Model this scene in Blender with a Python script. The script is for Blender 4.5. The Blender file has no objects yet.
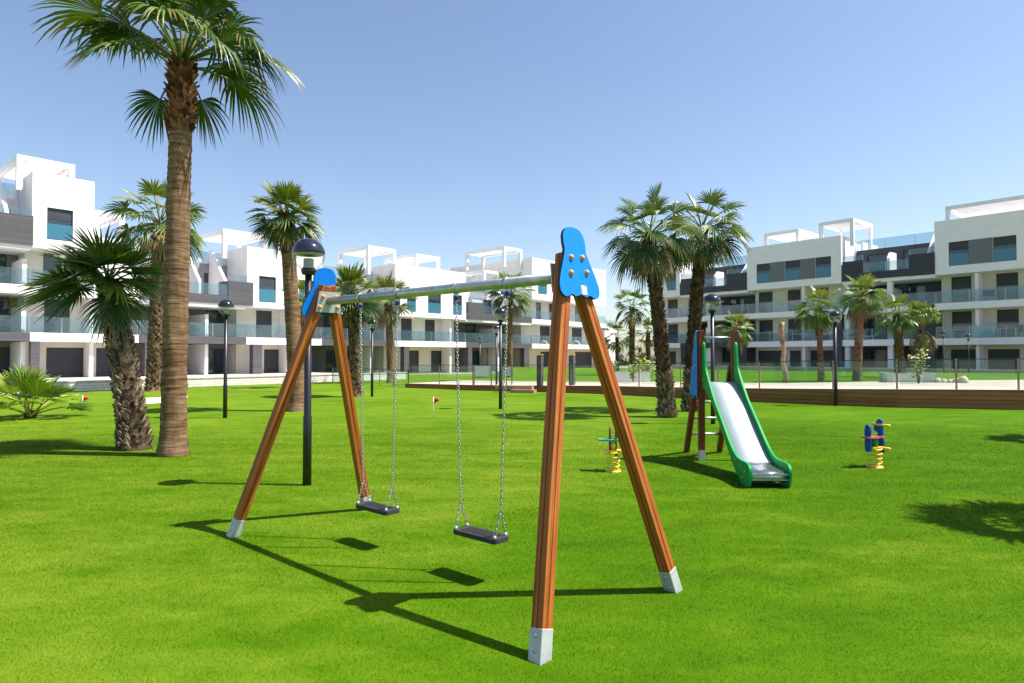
import bpy, math, random
import numpy as np
from mathutils import Vector, Matrix
random.seed(7); np.random.seed(7)
R = math.radians
scene = bpy.context.scene
COL = scene.collection
V = Vector
# ---------------------------------------------------------------- camera
F_PX, CX, CY, HC = 640.0, 512.0, 341.5, 1.7
PITCH = math.atan(14.5/640)
cs, sn = math.cos(PITCH), math.sin(PITCH)
cd = bpy.data.cameras.new('camera'); cam = bpy.data.objects.new('camera', cd); COL.objects.link(cam)
cam.location = (0, 0, HC); cam.rotation_euler = (math.pi/2+PITCH, 0, 0)
cd.sensor_width = 36; cd.lens = 36*F_PX/1024; cd.clip_end = 3000; cd.clip_start = .05
scene.camera = cam

def ground(px, py, z=0.0):
    a, b = (px-CX)/F_PX, (CY-py)/F_PX
    d = V((a, cs-b*sn, sn+b*cs)); t = (z-HC)/d.z
    return V((d.x*t, d.y*t, z))
def at_depth(px, py, Y):
    a, b = (px-CX)/F_PX, (CY-py)/F_PX
    d = V((a, cs-b*sn, sn+b*cs)); t = Y/d.y
    return V((d.x*t, Y, HC+d.z*t))

# ---------------------------------------------------------------- materials
def new_mat(name):
    m = bpy.data.materials.new(name); m.use_nodes = True
    nt = m.node_tree; return m, nt, nt.nodes, nt.links, nt.nodes['Principled BSDF']
def mat(name, c1, c2=None, scale=8, rough=.6, metal=0, bump=0, bscale=None, stretch=None, spec=.5, coat=0, detail=5, lo=.35, hi=.65, dist=.01):
    m, nt, N, L, P = new_mat(name)
    P.inputs['Roughness'].default_value = rough; P.inputs['Metallic'].default_value = metal
    P.inputs['Specular IOR Level'].default_value = spec; P.inputs['Coat Weight'].default_value = coat
    P.inputs['Base Color'].default_value = (*c1, 1)
    tc = N.new('ShaderNodeTexCoord'); mp = N.new('ShaderNodeMapping'); L.new(tc.outputs['Object'], mp.inputs[0])
    if stretch: mp.inputs['Scale'].default_value = stretch
    if c2:
        n = N.new('ShaderNodeTexNoise'); n.inputs['Scale'].default_value = scale; n.inputs['Detail'].default_value = detail
        L.new(mp.outputs[0], n.inputs['Vector'])
        r = N.new('ShaderNodeValToRGB'); r.color_ramp.elements[0].color = (*c1, 1); r.color_ramp.elements[1].color = (*c2, 1)
        r.color_ramp.elements[0].position = lo; r.color_ramp.elements[1].position = hi
        L.new(n.outputs['Fac'], r.inputs[0]); L.new(r.outputs[0], P.inputs['Base Color'])
    if bump:
        n2 = N.new('ShaderNodeTexNoise'); n2.inputs['Scale'].default_value = bscale or scale*4; n2.inputs['Detail'].default_value = 6
        L.new(mp.outputs[0], n2.inputs['Vector'])
        b = N.new('ShaderNodeBump'); b.inputs['Strength'].default_value = bump; b.inputs['Distance'].default_value = dist
        L.new(n2.outputs['Fac'], b.inputs['Height']); L.new(b.outputs[0], P.inputs['Normal'])
    return m
def lined(name, c1, c2, axis, freq, rough=.6, scale=3, stretch=(1, 1, 1), bump=.5, groove=(.02, .02, .02), gw=.06):
    """noise coloured surface with regular grooves along one axis (boards, cladding)"""
    m, nt, N, L, P = new_mat(name)
    P.inputs['Roughness'].default_value = rough
    tc = N.new('ShaderNodeTexCoord'); sp = N.new('ShaderNodeSeparateXYZ'); L.new(tc.outputs['Object'], sp.inputs[0])
    mp = N.new('ShaderNodeMapping'); mp.inputs['Scale'].default_value = stretch; L.new(tc.outputs['Object'], mp.inputs[0])
    n = N.new('ShaderNodeTexNoise'); n.inputs['Scale'].default_value = scale; n.inputs['Detail'].default_value = 6; L.new(mp.outputs[0], n.inputs['Vector'])
    mu = N.new('ShaderNodeMath'); mu.operation = 'MULTIPLY'; mu.inputs[1].default_value = freq; L.new(sp.outputs[axis], mu.inputs[0])
    fl = N.new('ShaderNodeMath'); fl.operation = 'FLOOR'; L.new(mu.outputs[0], fl.inputs[0])
    fr = N.new('ShaderNodeMath'); fr.operation = 'FRACT'; L.new(mu.outputs[0], fr.inputs[0])
    wn = N.new('ShaderNodeTexWhiteNoise'); wn.noise_dimensions = '1D'; L.new(fl.outputs[0], wn.inputs['W'])
    ad = N.new('ShaderNodeMath'); ad.operation = 'MULTIPLY_ADD'; ad.inputs[1].default_value = .35; L.new(wn.outputs['Value'], ad.inputs[0])
    L.new(n.outputs['Fac'], ad.inputs[2])
    r = N.new('ShaderNodeValToRGB'); r.color_ramp.elements[0].color = (*c1, 1); r.color_ramp.elements[1].color = (*c2, 1)
    r.color_ramp.elements[0].position = .4; r.color_ramp.elements[1].position = .95
    L.new(ad.outputs[0], r.inputs[0])
    lt = N.new('ShaderNodeMath'); lt.operation = 'LESS_THAN'; lt.inputs[1].default_value = gw; L.new(fr.outputs[0], lt.inputs[0])
    mx = N.new('ShaderNodeMix'); mx.data_type = 'RGBA'; L.new(lt.outputs[0], mx.inputs[0]); L.new(r.outputs[0], mx.inputs[6]); mx.inputs[7].default_value = (*groove, 1)
    L.new(mx.outputs[2], P.inputs['Base Color'])
    b = N.new('ShaderNodeBump'); b.invert = True; b.inputs['Strength'].default_value = bump; b.inputs['Distance'].default_value = .01
    L.new(lt.outputs[0], b.inputs['Height']); L.new(b.outputs[0], P.inputs['Normal'])
    return m
def glass_mat(name, tint, refl_rough=.03, body=(.2, .5, .55), body_fac=.18, rim=5.0):
    m, nt, N, L, P = new_mat(name); N.remove(P); out = N['Material Output']
    t = N.new('ShaderNodeBsdfTransparent'); t.inputs[0].default_value = (*tint, 1)
    d = N.new('ShaderNodeBsdfDiffuse'); d.inputs[0].default_value = (*body, 1)
    g = N.new('ShaderNodeBsdfGlossy'); g.inputs['Roughness'].default_value = refl_rough
    m1 = N.new('ShaderNodeMixShader'); m1.inputs[0].default_value = body_fac; L.new(t.outputs[0], m1.inputs[1]); L.new(d.outputs[0], m1.inputs[2])
    lw = N.new('ShaderNodeLayerWeight'); lw.inputs['Blend'].default_value = .5     # thin sheet: same reflection from both sides
    pw = N.new('ShaderNodeMath'); pw.operation = 'POWER'; pw.inputs[1].default_value = rim; L.new(lw.outputs['Facing'], pw.inputs[0])
    fm = N.new('ShaderNodeMath'); fm.operation = 'MULTIPLY_ADD'; fm.inputs[1].default_value = .8; fm.inputs[2].default_value = .045; L.new(pw.outputs[0], fm.inputs[0])
    m2 = N.new('ShaderNodeMixShader'); L.new(fm.outputs[0], m2.inputs[0]); L.new(m1.outputs[0], m2.inputs[1]); L.new(g.outputs[0], m2.inputs[2])
    L.new(m2.outputs[0], out.inputs[0]); return m
def attr_mat(name, rough=.5, transl=0, mult=(1, 1, 1), spec=.5, noise=None):
    m, nt, N, L, P = new_mat(name)
    P.inputs['Roughness'].default_value = rough; P.inputs['Specular IOR Level'].default_value = spec
    a = N.new('ShaderNodeAttribute'); a.attribute_name = 'tone'
    L.new(a.outputs['Color'], P.inputs['Base Color'])
    if transl:
        t = N.new('ShaderNodeBsdfTranslucent'); g = N.new('ShaderNodeMix'); g.data_type = 'RGBA'; g.blend_type = 'MULTIPLY'; g.inputs[0].default_value = 1
        L.new(a.outputs['Color'], g.inputs[6]); g.inputs[7].default_value = (1.5, 1.4, .6, 1); L.new(g.outputs[2], t.inputs[0])
        mx = N.new('ShaderNodeMixShader'); mx.inputs[0].default_value = transl
        L.new(P.outputs[0], mx.inputs[1]); L.new(t.outputs[0], mx.inputs[2]); L.new(mx.outputs[0], N['Material Output'].inputs[0])
    return m
M = {}
M['plaster'] = mat('white_plaster', (.86, .815, .815), (.82, .78, .775), 1.2, .8, bump=.15, bscale=60)
M['pergola'] = mat('white_pergola', (.80, .80, .80), (.76, .76, .76), 1.2, .8)
M['shadeplaster'] = mat('shaded_plaster', (.70, .645, .575), (.64, .59, .525), 1.2, .8, bump=.15, bscale=60)  # copy of the white plaster with the shade under the balconies in its colour
M['grey_wall'] = mat('grey_plaster', (.30, .30, .31), (.25, .25, .26), 1.5, .8, bump=.1, bscale=50)
M['shaded_slate_wall'] = mat('shaded_slate_plaster', (.085, .09, .105), (.065, .07, .085), 1.5, .8, bump=.1, bscale=50)  # slate grey wall, colour darkened for the deep shade in the right recesses
M['clad'] = lined('dark_cladding', (.066, .063, .072), (.105, .10, .11), 2, 5.0, .55, 2, (3, 3, 14), .6, (.04, .04, .045), .07)
M['shadeclad'] = lined('shaded_cladding', (.026, .026, .036), (.04, .04, .052), 2, 5.0, .5, 2, (3, 3, 14), .6, (.012, .012, .016), .07)  # darker copy of the cladding, shade on the right row put into the colour
M['taupe'] = mat('taupe_plaster', (.21, .19, .17), (.17, .155, .14), 1.5, .8)
M['pane'] = mat('window_glass', (.018, .034, .052), (.03, .052, .075), .7, .06, spec=.8)
M['shutter'] = lined('roller_shutter', (.030, .034, .042), (.05, .055, .065), 2, 18.0, .5, 2, (1, 1, 1), .5, (.015, .016, .02), .15)
M['greyshutter'] = lined('grey_panel', (.13, .135, .15), (.16, .165, .18), 0, 6.0, .5, 2, (1, 1, 1), .4, (.08, .085, .09), .08)
M['wframe'] = mat('dark_window_frame', (.035, .037, .042), None, rough=.45)
M['glass'] = glass_mat('balustrade_glass', (.77, .87, .90), body=(.28, .41, .47), body_fac=.10)  # diffuse teal share stands in for sky reflected in the glass
M['guard'] = glass_mat('guard_glass', (.5, .78, .86), body=(.10, .34, .46), body_fac=.40)
M['fglass'] = glass_mat('fence_glass', (.88, .96, .94), body=(.45, .55, .52), body_fac=.06)
M['alu'] = mat('grey_aluminium', (.55, .55, .54), None, rough=.4, metal=.7)
M['bronze'] = mat('weathered_fence_post', (.22, .17, .12), (.33, .28, .22), 9, .5, .3)
M['railmat'] = mat('dark_fence_rail', (.06, .055, .05), None, rough=.5)
M['lowgrey'] = mat('grey_concrete', (.36, .36, .37), (.28, .28, .29), 3, .9)
M['stone'] = mat('pale_stone_wall', (.56, .48, .38), (.38, .32, .25), 6, .9, bump=.6, bscale=14, dist=.03)
def brick_mat():
    m, nt, N, L, P = new_mat('stone_block_wall'); P.inputs['Roughness'].default_value = .9
    tc = N.new('ShaderNodeTexCoord'); mp = N.new('ShaderNodeMapping'); mp.inputs['Rotation'].default_value = (R(90), 0, 0); L.new(tc.outputs['Object'], mp.inputs[0])
    b = N.new('ShaderNodeTexBrick'); L.new(mp.outputs[0], b.inputs['Vector'])
    b.inputs['Color1'].default_value = (.76, .70, .64, 1); b.inputs['Color2'].default_value = (.62, .57, .51, 1); b.inputs['Mortar'].default_value = (.5, .47, .43, 1)
    b.inputs['Scale'].default_value = 1; b.inputs['Mortar Size'].default_value = .012; b.inputs['Brick Width'].default_value = .42; b.inputs['Row Height'].default_value = .13
    n = N.new('ShaderNodeTexNoise'); n.inputs['Scale'].default_value = 14; L.new(tc.outputs['Object'], n.inputs['Vector'])
    mx = N.new('ShaderNodeMix'); mx.data_type = 'RGBA'; mx.blend_type = 'OVERLAY'; mx.inputs[0].default_value = .5
    L.new(b.outputs['Color'], mx.inputs[6]); L.new(n.outputs['Fac'], mx.inputs[7]); L.new(mx.outputs[2], P.inputs['Base Color'])
    bp = N.new('ShaderNodeBump'); bp.invert = True; bp.inputs['Distance'].default_value = .02; L.new(b.outputs['Fac'], bp.inputs['Height']); L.new(bp.outputs[0], P.inputs['Normal'])
    return m
M['blocks'] = brick_mat()
M['deck'] = lined('brown_deck_boards', (.19, .068, .016), (.31, .118, .034), 2, 7.0, .6, 2, (.6, .6, 6), .7, (.03, .016, .008), .09)
M['deckstep'] = mat('light_deck_step', (.40, .24, .15), (.32, .18, .11), 3, .7, stretch=(1, 1, 8))
M['paving'] = mat('pink_paving', (.52, .40, .33), (.44, .34, .28), 2, .85, bump=.2, bscale=20)
M['paleground'] = mat('pale_paving', (.50, .47, .42), (.42, .39, .35), 1, .9)
M['farsoil'] = mat('dry_soil', (.30, .26, .18), (.22, .22, .12), .3, .95)
M['black'] = mat('black_paint', (.012, .012, .014), None, rough=.35)
M['navy'] = mat('lamp_cap_navy', (.010, .013, .026), None, rough=.12, coat=.6)
M['globe'] = glass_mat('lamp_globe', (.93, .94, .93), body=(.5, .5, .48), body_fac=.04, rim=2.8)
M['holder'] = mat('lamp_holder_grey', (.42, .43, .44), None, rough=.5)
M['louver'] = mat('lamp_reflector', (.30, .29, .25), None, rough=.5, metal=.2)
M['galv'] = mat('galvanised_steel', (.50, .52, .53), (.36, .38, .39), 9, .38, .75, bump=.1, bscale=40, stretch=(1, 1, 1))
M['shoe'] = mat('galvanised_shoe', (.50, .52, .51), (.41, .43, .42), 12, .5, .35, bump=.1, bscale=60)
M['steel'] = mat('stainless_sheet', (.45, .49, .54), (.39, .43, .48), 3, .5, .15, stretch=(9, .6, 1), bump=.05, bscale=30)
M['mirror'] = mat('polished_steel', (.34, .37, .39), None, rough=.2, metal=.85)
M['chain'] = mat('chain_steel', (.42, .42, .42), None, rough=.35, metal=.85)
M['rubber'] = mat('black_rubber', (.022, .021, .021), (.035, .033, .032), 60, .75, bump=.4, bscale=200, dist=.003)
M['blue'] = mat('blue_hpl', (.0, .20, .72), (.0, .18, .68), 20, .55, spec=.2, bump=.06, bscale=250, dist=.002)
M['cap_blue'] = mat('blue_cap', (.01, .035, .30), None, rough=.3)
M['edge'] = mat('dark_hpl_edge', (.012, .016, .03), None, rough=.5)
M['orange'] = mat('orange_bolt_cap', (.62, .27, .05), None, rough=.35)
M['yellow'] = mat('yellow_plastic', (.80, .52, .02), None, rough=.35)
M['green'] = mat('green_hpl', (.0, .32, .065), (.0, .29, .06), 20, .45, spec=.25)
M['seatred'] = mat('pink_red_seat', (.55, .09, .10), None, rough=.45)
M['seatgreen'] = mat('sea_green_seat', (.03, .36, .20), None, rough=.45)
M['maroon'] = mat('maroon_board', (.09, .03, .035), None, rough=.5)
M['navyboard'] = mat('blue_board', (.005, .06, .34), None, rough=.4, spec=.3)
M['redflag'] = mat('red_flag_cloth', (.62, .02, .02), None, rough=.8)
M['whitepole'] = mat('white_pole', (.8, .8, .8), None, rough=.5)
M['sign'] = mat('pale_green_sign', (.50, .58, .54), (.44, .52, .48), 6, .5)
M['white'] = mat('white_paint', (.80, .80, .79), None, rough=.5)
M['label'] = mat('white_label', (.7, .68, .62), (.35, .33, .3), 60, .5, lo=.5, hi=.6)
def wood_mat(name, c1, c2, c3):
    m, nt, N, L, P = new_mat(name); P.inputs['Roughness'].default_value = .55; P.inputs['Specular IOR Level'].default_value = .3
    tc = N.new('ShaderNodeTexCoord'); mp = N.new('ShaderNodeMapping'); mp.inputs['Scale'].default_value = (38, 38, 1.6); L.new(tc.outputs['Object'], mp.inputs[0])
    n = N.new('ShaderNodeTexNoise'); n.inputs['Scale'].default_value = 1.2; n.inputs['Detail'].default_value = 7; n.inputs['Distortion'].default_value = .4; L.new(mp.outputs[0], n.inputs['Vector'])
    r = N.new('ShaderNodeValToRGB'); e = r.color_ramp.elements; e[0].position = .28; e[0].color = (*c1, 1); e[1].position = .72; e[1].color = (*c3, 1)
    k = e.new(.5); k.color = (*c2, 1); L.new(n.outputs['Fac'], r.inputs[0])
    n3 = N.new('ShaderNodeTexNoise'); n3.inputs['Scale'].default_value = 2.2; L.new(tc.outputs['Object'], n3.inputs['Vector'])
    mx = N.new('ShaderNodeMix'); mx.data_type = 'RGBA'; mx.blend_type = 'OVERLAY'; mx.inputs[0].default_value = .35; L.new(r.outputs[0], mx.inputs[6]); L.new(n3.outputs['Fac'], mx.inputs[7])
    L.new(mx.outputs[2], P.inputs['Base Color'])
    b = N.new('ShaderNodeBump'); b.inputs['Strength'].default_value = .25; b.inputs['Distance'].default_value = .004; L.new(n.outputs['Fac'], b.inputs['Height']); L.new(b.outputs[0], P.inputs['Normal'])
    return m
M['wood'] = wood_mat('stained_timber', (.17, .040, .006), (.32, .092, .013), (.43, .145, .024))
M['darkwood'] = wood_mat('dark_timber', (.10, .020, .008), (.18, .042, .015), (.24, .062, .022))
M['leaf'] = attr_mat('palm_leaf', .42, .18, spec=.42)
M['fibre'] = attr_mat('palm_boot', .9, 0, spec=.15)
def bark_mat(name, c1, c2, c3):
    m, nt, N, L, P = new_mat(name); P.inputs['Roughness'].default_value = .95; P.inputs['Specular IOR Level'].default_value = .1
    tc = N.new('ShaderNodeTexCoord'); o = []
    for sc, st, de in ((3.0, (1, 1, 9), 6), (1.1, (1, 1, .8), 4), (14, (1, 1, .25), 5)):
        mp = N.new('ShaderNodeMapping'); mp.inputs['Scale'].default_value = st; L.new(tc.outputs['Object'], mp.inputs[0])
        n = N.new('ShaderNodeTexNoise'); n.inputs['Scale'].default_value = sc; n.inputs['Detail'].default_value = de; L.new(mp.outputs[0], n.inputs['Vector']); o.append(n.outputs['Fac'])
    a = N.new('ShaderNodeMath'); a.operation = 'MULTIPLY_ADD'; a.inputs[1].default_value = .55; L.new(o[0], a.inputs[0])
    b2 = N.new('ShaderNodeMath'); b2.operation = 'MULTIPLY_ADD'; b2.inputs[1].default_value = .35; b2.inputs[2].default_value = -.08; L.new(o[1], b2.inputs[0])
    c = N.new('ShaderNodeMath'); c.operation = 'MULTIPLY_ADD'; c.inputs[1].default_value = .22; L.new(o[2], c.inputs[0]); L.new(b2.outputs[0], c.inputs[2]); L.new(c.outputs[0], a.inputs[2])
    r = N.new('ShaderNodeValToRGB'); e = r.color_ramp.elements; e[0].position = .36; e[0].color = (*c1, 1); e[1].position = .66; e[1].color = (*c3, 1); k = e.new(.5); k.color = (*c2, 1)
    L.new(a.outputs[0], r.inputs[0]); L.new(r.outputs[0], P.inputs['Base Color'])
    bp = N.new('ShaderNodeBump'); bp.inputs['Strength'].default_value = 1; bp.inputs['Distance'].default_value = .03; L.new(a.outputs[0], bp.inputs['Height']); L.new(bp.outputs[0], P.inputs['Normal'])
    return m
M['trunk'] = bark_mat('palm_trunk_bark', (.085, .045, .025), (.185, .112, .062), (.31, .21, .13))
M['paletrunk'] = bark_mat('pale_dead_bark', (.18, .12, .075), (.34, .25, .17), (.46, .36, .26))
M['darktrunk'] = mat('palm_trunk_fibre', (.04, .026, .016), (.10, .065, .04), 8, .95, bump=.8, bscale=16, spec=.1, dist=.03)
M['bush'] = attr_mat('shrub_leaf', .5, .3)

# ---------------------------------------------------------------- mesh builder
class MB:
    def __init__(s): s.v = []; s.f = []; s.mi = []; s.tone = []; s.smooth = []; s.cur = (1, 1, 1)
    def add(s, vs, fs, mi=0, smooth=False):
        o = len(s.v); s.v += [tuple(p) for p in vs]; s.tone += [s.cur]*len(vs)
        for f in fs: s.f.append(tuple(i+o for i in f)); s.mi.append(mi); s.smooth.append(smooth)
    def box(s, x0, x1, y0, y1, z0, z1, mi=0):
        x0, x1 = min(x0, x1), max(x0, x1); y0, y1 = min(y0, y1), max(y0, y1); z0, z1 = min(z0, z1), max(z0, z1)
        s.add([(x0,y0,z0),(x1,y0,z0),(x1,y1,z0),(x0,y1,z0),(x0,y0,z1),(x1,y0,z1),(x1,y1,z1),(x0,y1,z1)],
              [(0,3,2,1),(4,5,6,7),(0,1,5,4),(1,2,6,5),(2,3,7,6),(3,0,4,7)], mi)
    def beam(s, p0, p1, ax, w, h, mi=0, ch=0.0):
        """square bar p0->p1; ax: direction of width w; chamfered by ch"""
        p0, p1, ax = V(p0), V(p1), V(ax); d = (p1-p0).normalized(); ax = (ax-d*ax.dot(d)).normalized(); ay = d.cross(ax)
        a, b = w/2, h/2; c = ch
        prof = [(-a+c,-b),(a-c,-b),(a,-b+c),(a,b-c),(a-c,b),(-a+c,b),(-a,b-c),(-a,-b+c)] if c else [(-a,-b),(a,-b),(a,b),(-a,b)]
        n = len(prof)
        vs = [p0+ax*x+ay*y for x, y in prof]+[p1+ax*x+ay*y for x, y in prof]
        fs = [(i, (i+1) % n, n+(i+1) % n, n+i) for i in range(n)]+[tuple(range(n-1, -1, -1)), tuple(range(n, 2*n))]
        s.add(vs, fs, mi)
    def tube(s, pts, rad, seg=10, mi=0, cap=True, closed=False):
        pts = [V(p) for p in pts]; n = len(pts)
        if not hasattr(rad, '__len__'): rad = [rad]*n
        vs = []; fs = []; prev = None
        for i, p in enumerate(pts):
            if closed: d = pts[(i+1) % n]-pts[i-1]
            else: d = pts[min(i+1, n-1)]-pts[max(i-1, 0)]
            d = d.normalized() if d.length > 1e-9 else V((0, 0, 1))
            if prev is None: a = d.orthogonal().normalized()
            else: a = (prev-d*prev.dot(d)); a = a.normalized() if a.length > 1e-6 else d.orthogonal().normalized()
            prev = a; b = d.cross(a)
            for k in range(seg):
                t = 2*math.pi*k/seg; vs.append(p+(a*math.cos(t)+b*math.sin(t))*rad[i])
        m = n if closed else n-1
        for i in range(m):
            j = (i+1) % n
            for k in range(seg): fs.append((i*seg+k, i*seg+(k+1) % seg, j*seg+(k+1) % seg, j*seg+k))
        if cap and not closed: fs += [tuple(range(seg-1, -1, -1)), tuple((n-1)*seg+k for k in range(seg))]
        s.add(vs, fs, mi, True)
    def lathe(s, prof, seg=24, mi=0, c=(0, 0, 0), M4=None):
        vs = []; fs = []; n = len(prof); c = V(c)
        for r, z in prof:
            for k in range(seg):
                t = 2*math.pi*k/seg; p = V((r*math.cos(t), r*math.sin(t), z))
                if M4: p = M4 @ p
                vs.append(p+c)
        for i in range(n-1):
            for k in range(seg): fs.append((i*seg+k, i*seg+(k+1) % seg, (i+1)*seg+(k+1) % seg, (i+1)*seg+k))
        s.add(vs, fs, mi, True)
    def prism(s, poly, o, ax, ay, an, th, mi=0, mie=None):
        """poly 2-D outline in (ax,ay) at origin o, extruded th along an (centred)"""
        o, ax, ay, an = V(o), V(ax), V(ay), V(an); n = len(poly)
        vs = [o+ax*x+ay*y-an*(th/2) for x, y in poly]+[o+ax*x+ay*y+an*(th/2) for x, y in poly]
        s.add(vs, [tuple(range(n-1, -1, -1)), tuple(range(n, 2*n))], mi)
        s.add(vs, [(i, (i+1) % n, n+(i+1) % n, n+i) for i in range(n)], mi if mie is None else mie)
    def build(s, name, mats, parent=None, loc=None, label=None):
        me = bpy.data.meshes.new(name); me.from_pydata(s.v, [], s.f); me.update()
        if not isinstance(mats, (list, tuple)): mats = [mats]
        for m in mats: me.materials.append(m)
        me.polygons.foreach_set('material_index', s.mi); me.polygons.foreach_set('use_smooth', s.smooth)
        if any(t != (1, 1, 1) for t in s.tone):
            a = me.attributes.new('tone', 'FLOAT_COLOR', 'POINT')
            a.data.foreach_set('color', np.array([(*t, 1) for t in s.tone], dtype=np.float32).ravel())
        ob = bpy.data.objects.new(name, me); COL.objects.link(ob)
        if parent is not None: ob.parent = parent
        if loc is not None: ob.location = loc
        if label: ob['label'] = label
        return ob
def spline(pts, n=6, closed=True):
    """Catmull-Rom through 2-D points"""
    out = []; N = len(pts)
    for i in range(N if closed else N-1):
        p0, p1, p2, p3 = (pts[(i-1) % N], pts[i], pts[(i+1) % N], pts[(i+2) % N]) if closed else (pts[max(i-1,0)], pts[i], pts[i+1], pts[min(i+2,N-1)])
        for k in range(n):
            t = k/n
            out.append(tuple(.5*(2*p1[j]+(p2[j]-p0[j])*t+(2*p0[j]-5*p1[j]+4*p2[j]-p3[j])*t*t+(3*p1[j]-p0[j]-3*p2[j]+p3[j])*t**3) for j in range(2)))
    return out
def tag(o, label=None, cat=None, group=None, kind=None):
    if label: o['label'] = label
    if cat: o['category'] = cat
    if group: o['group'] = group
    if kind: o['kind'] = kind
    return o
def empty(name, loc, rz, label, cat, group=None):
    o = bpy.data.objects.new(name, None); COL.objects.link(o); o.location = loc; o.rotation_euler = (0, 0, rz); o.empty_display_size = .2
    return tag(o, label, cat, group)
def copy_tree(o, parent=None):
    c = o.copy(); COL.objects.link(c)
    if parent is not None: c.parent = parent
    for ch in list(o.children): copy_tree(ch, c)
    return c
def dup(o, loc, rz, label, group=None, sc=None):
    c = copy_tree(o); c.location = loc; c.rotation_euler = (0, 0, rz); c['label'] = label
    if group: c['group'] = group
    if sc: c.scale = (sc, sc, sc)
    return c

# ---------------------------------------------------------------- ground
def turf_mat(name, blades=False):
    m, nt, N, L, P = new_mat(name); P.inputs['Roughness'].default_value = .85; P.inputs['Specular IOR Level'].default_value = .04
    tc = N.new('ShaderNodeTexCoord')
    def noise(scale, detail=4, st=(1, 1, 1), rot=0, off=(0, 0, 0)):
        mp = N.new('ShaderNodeMapping'); mp.inputs['Scale'].default_value = st; mp.inputs['Rotation'].default_value = (0, 0, R(rot)); mp.inputs['Location'].default_value = off
        L.new(tc.outputs['Object'], mp.inputs[0])
        n = N.new('ShaderNodeTexNoise'); n.inputs['Scale'].default_value = scale; n.inputs['Detail'].default_value = detail; L.new(mp.outputs[0], n.inputs['Vector']); return n.outputs['Fac']
    def mad(a, b, c):
        q = N.new('ShaderNodeMath'); q.operation = 'MULTIPLY_ADD'; L.new(a, q.inputs[0]); q.inputs[1].default_value = b
        if isinstance(c, (int, float)): q.inputs[2].default_value = c
        else: L.new(c, q.inputs[2])
        return q.outputs[0]
    streak = noise(1.0, 5, (.75, 1.7, 1), 24); fine = noise(1.0, 5, (3.0, 5.5, 1), 24, (3, 1, 0)); big = noise(.22, 3, (1, 1, 1), 0, (5, 2, 0)); grain = noise(260 if blades else 90, 2)
    # turf rolls 4 m wide with a slightly different shade each, and a smooth paler tone towards the left
    rot = N.new('ShaderNodeMapping'); rot.inputs['Rotation'].default_value = (0, 0, R(17)); L.new(tc.outputs['Object'], rot.inputs[0])
    sp = N.new('ShaderNodeSeparateXYZ'); L.new(rot.outputs[0], sp.inputs[0])
    w = N.new('ShaderNodeMath'); w.operation = 'MULTIPLY'; w.inputs[1].default_value = .25; L.new(sp.outputs[0], w.inputs[0])
    fl = N.new('ShaderNodeMath'); fl.operation = 'FLOOR'; L.new(w.outputs[0], fl.inputs[0])
    wn = N.new('ShaderNodeTexWhiteNoise'); wn.noise_dimensions = '1D'; L.new(fl.outputs[0], wn.inputs['W'])
    mr = N.new('ShaderNodeMapRange'); mr.interpolation_type = 'SMOOTHSTEP'; L.new(sp.outputs[0], mr.inputs[0]); mr.inputs[1].default_value = -3.5; mr.inputs[2].default_value = 1.2; mr.inputs[3].default_value = .15; mr.inputs[4].default_value = 0
    f = mad(streak, .42, mad(fine, .26, mad(big, .38, mad(grain, .17, mad(wn.outputs['Value'], .06, -.155)))))
    ad = N.new('ShaderNodeMath'); L.new(f, ad.inputs[0]); L.new(mr.outputs[0], ad.inputs[1])
    r = N.new('ShaderNodeValToRGB'); e = r.color_ramp.elements
    e[0].position = .28; e[0].color = (*GRASS[0], 1); e[1].position = .82; e[1].color = (*GRASS[2], 1); k = e.new(.52); k.color = (*GRASS[1], 1)
    L.new(ad.outputs[0], r.inputs[0]); L.new(r.outputs[0], P.inputs['Base Color'])
    if blades:
        ge = N.new('ShaderNodeNewGeometry'); vm = N.new('ShaderNodeVectorMath'); vm.operation = 'MULTIPLY_ADD'; vm.inputs[1].default_value = (.18, .18, .18); vm.inputs[2].default_value = (0, 0, 1); L.new(ge.outputs['Normal'], vm.inputs[0])
        nv = N.new('ShaderNodeVectorMath'); nv.operation = 'NORMALIZE'; L.new(vm.outputs[0], nv.inputs[0]); L.new(nv.outputs[0], P.inputs['Normal'])
        t = N.new('ShaderNodeBsdfTranslucent'); L.new(r.outputs[0], t.inputs[0]); mx = N.new('ShaderNodeMixShader'); mx.inputs[0].default_value = .45
        L.new(P.outputs[0], mx.inputs[1]); L.new(t.outputs[0], mx.inputs[2]); L.new(mx.outputs[0], N['Material Output'].inputs[0])
    else:
        b = N.new('ShaderNodeBump'); b.inputs['Strength'].default_value = .35; b.inputs['Distance'].default_value = .012
        L.new(noise(70, 6), b.inputs['Height']); L.new(b.outputs[0], P.inputs['Normal'])
    return m
GRASS = [(.030, .086, .0010), (.062, .143, .0016), (.168, .238, .016)]
M['turf'] = turf_mat('artificial_turf')
def sheet(name, pts, m, kind='structure'):
    b = MB(); b.add(pts, [tuple(range(len(pts)))]); return tag(b.build(name, m), kind=kind)
sheet('ground', [(-900, -60, -.02), (900, -60, -.02), (900, 1500, -.02), (-900, 1500, -.02)], M['farsoil'])
LW = MB(); nx, ny = 60, 60
sheet('lawn', [(-48, -8, 0), (26, -8, 0), (26, 34, 0), (8, 60, 0), (-14, 60, 0), (-48, 26, 0)], M['turf'])

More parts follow.
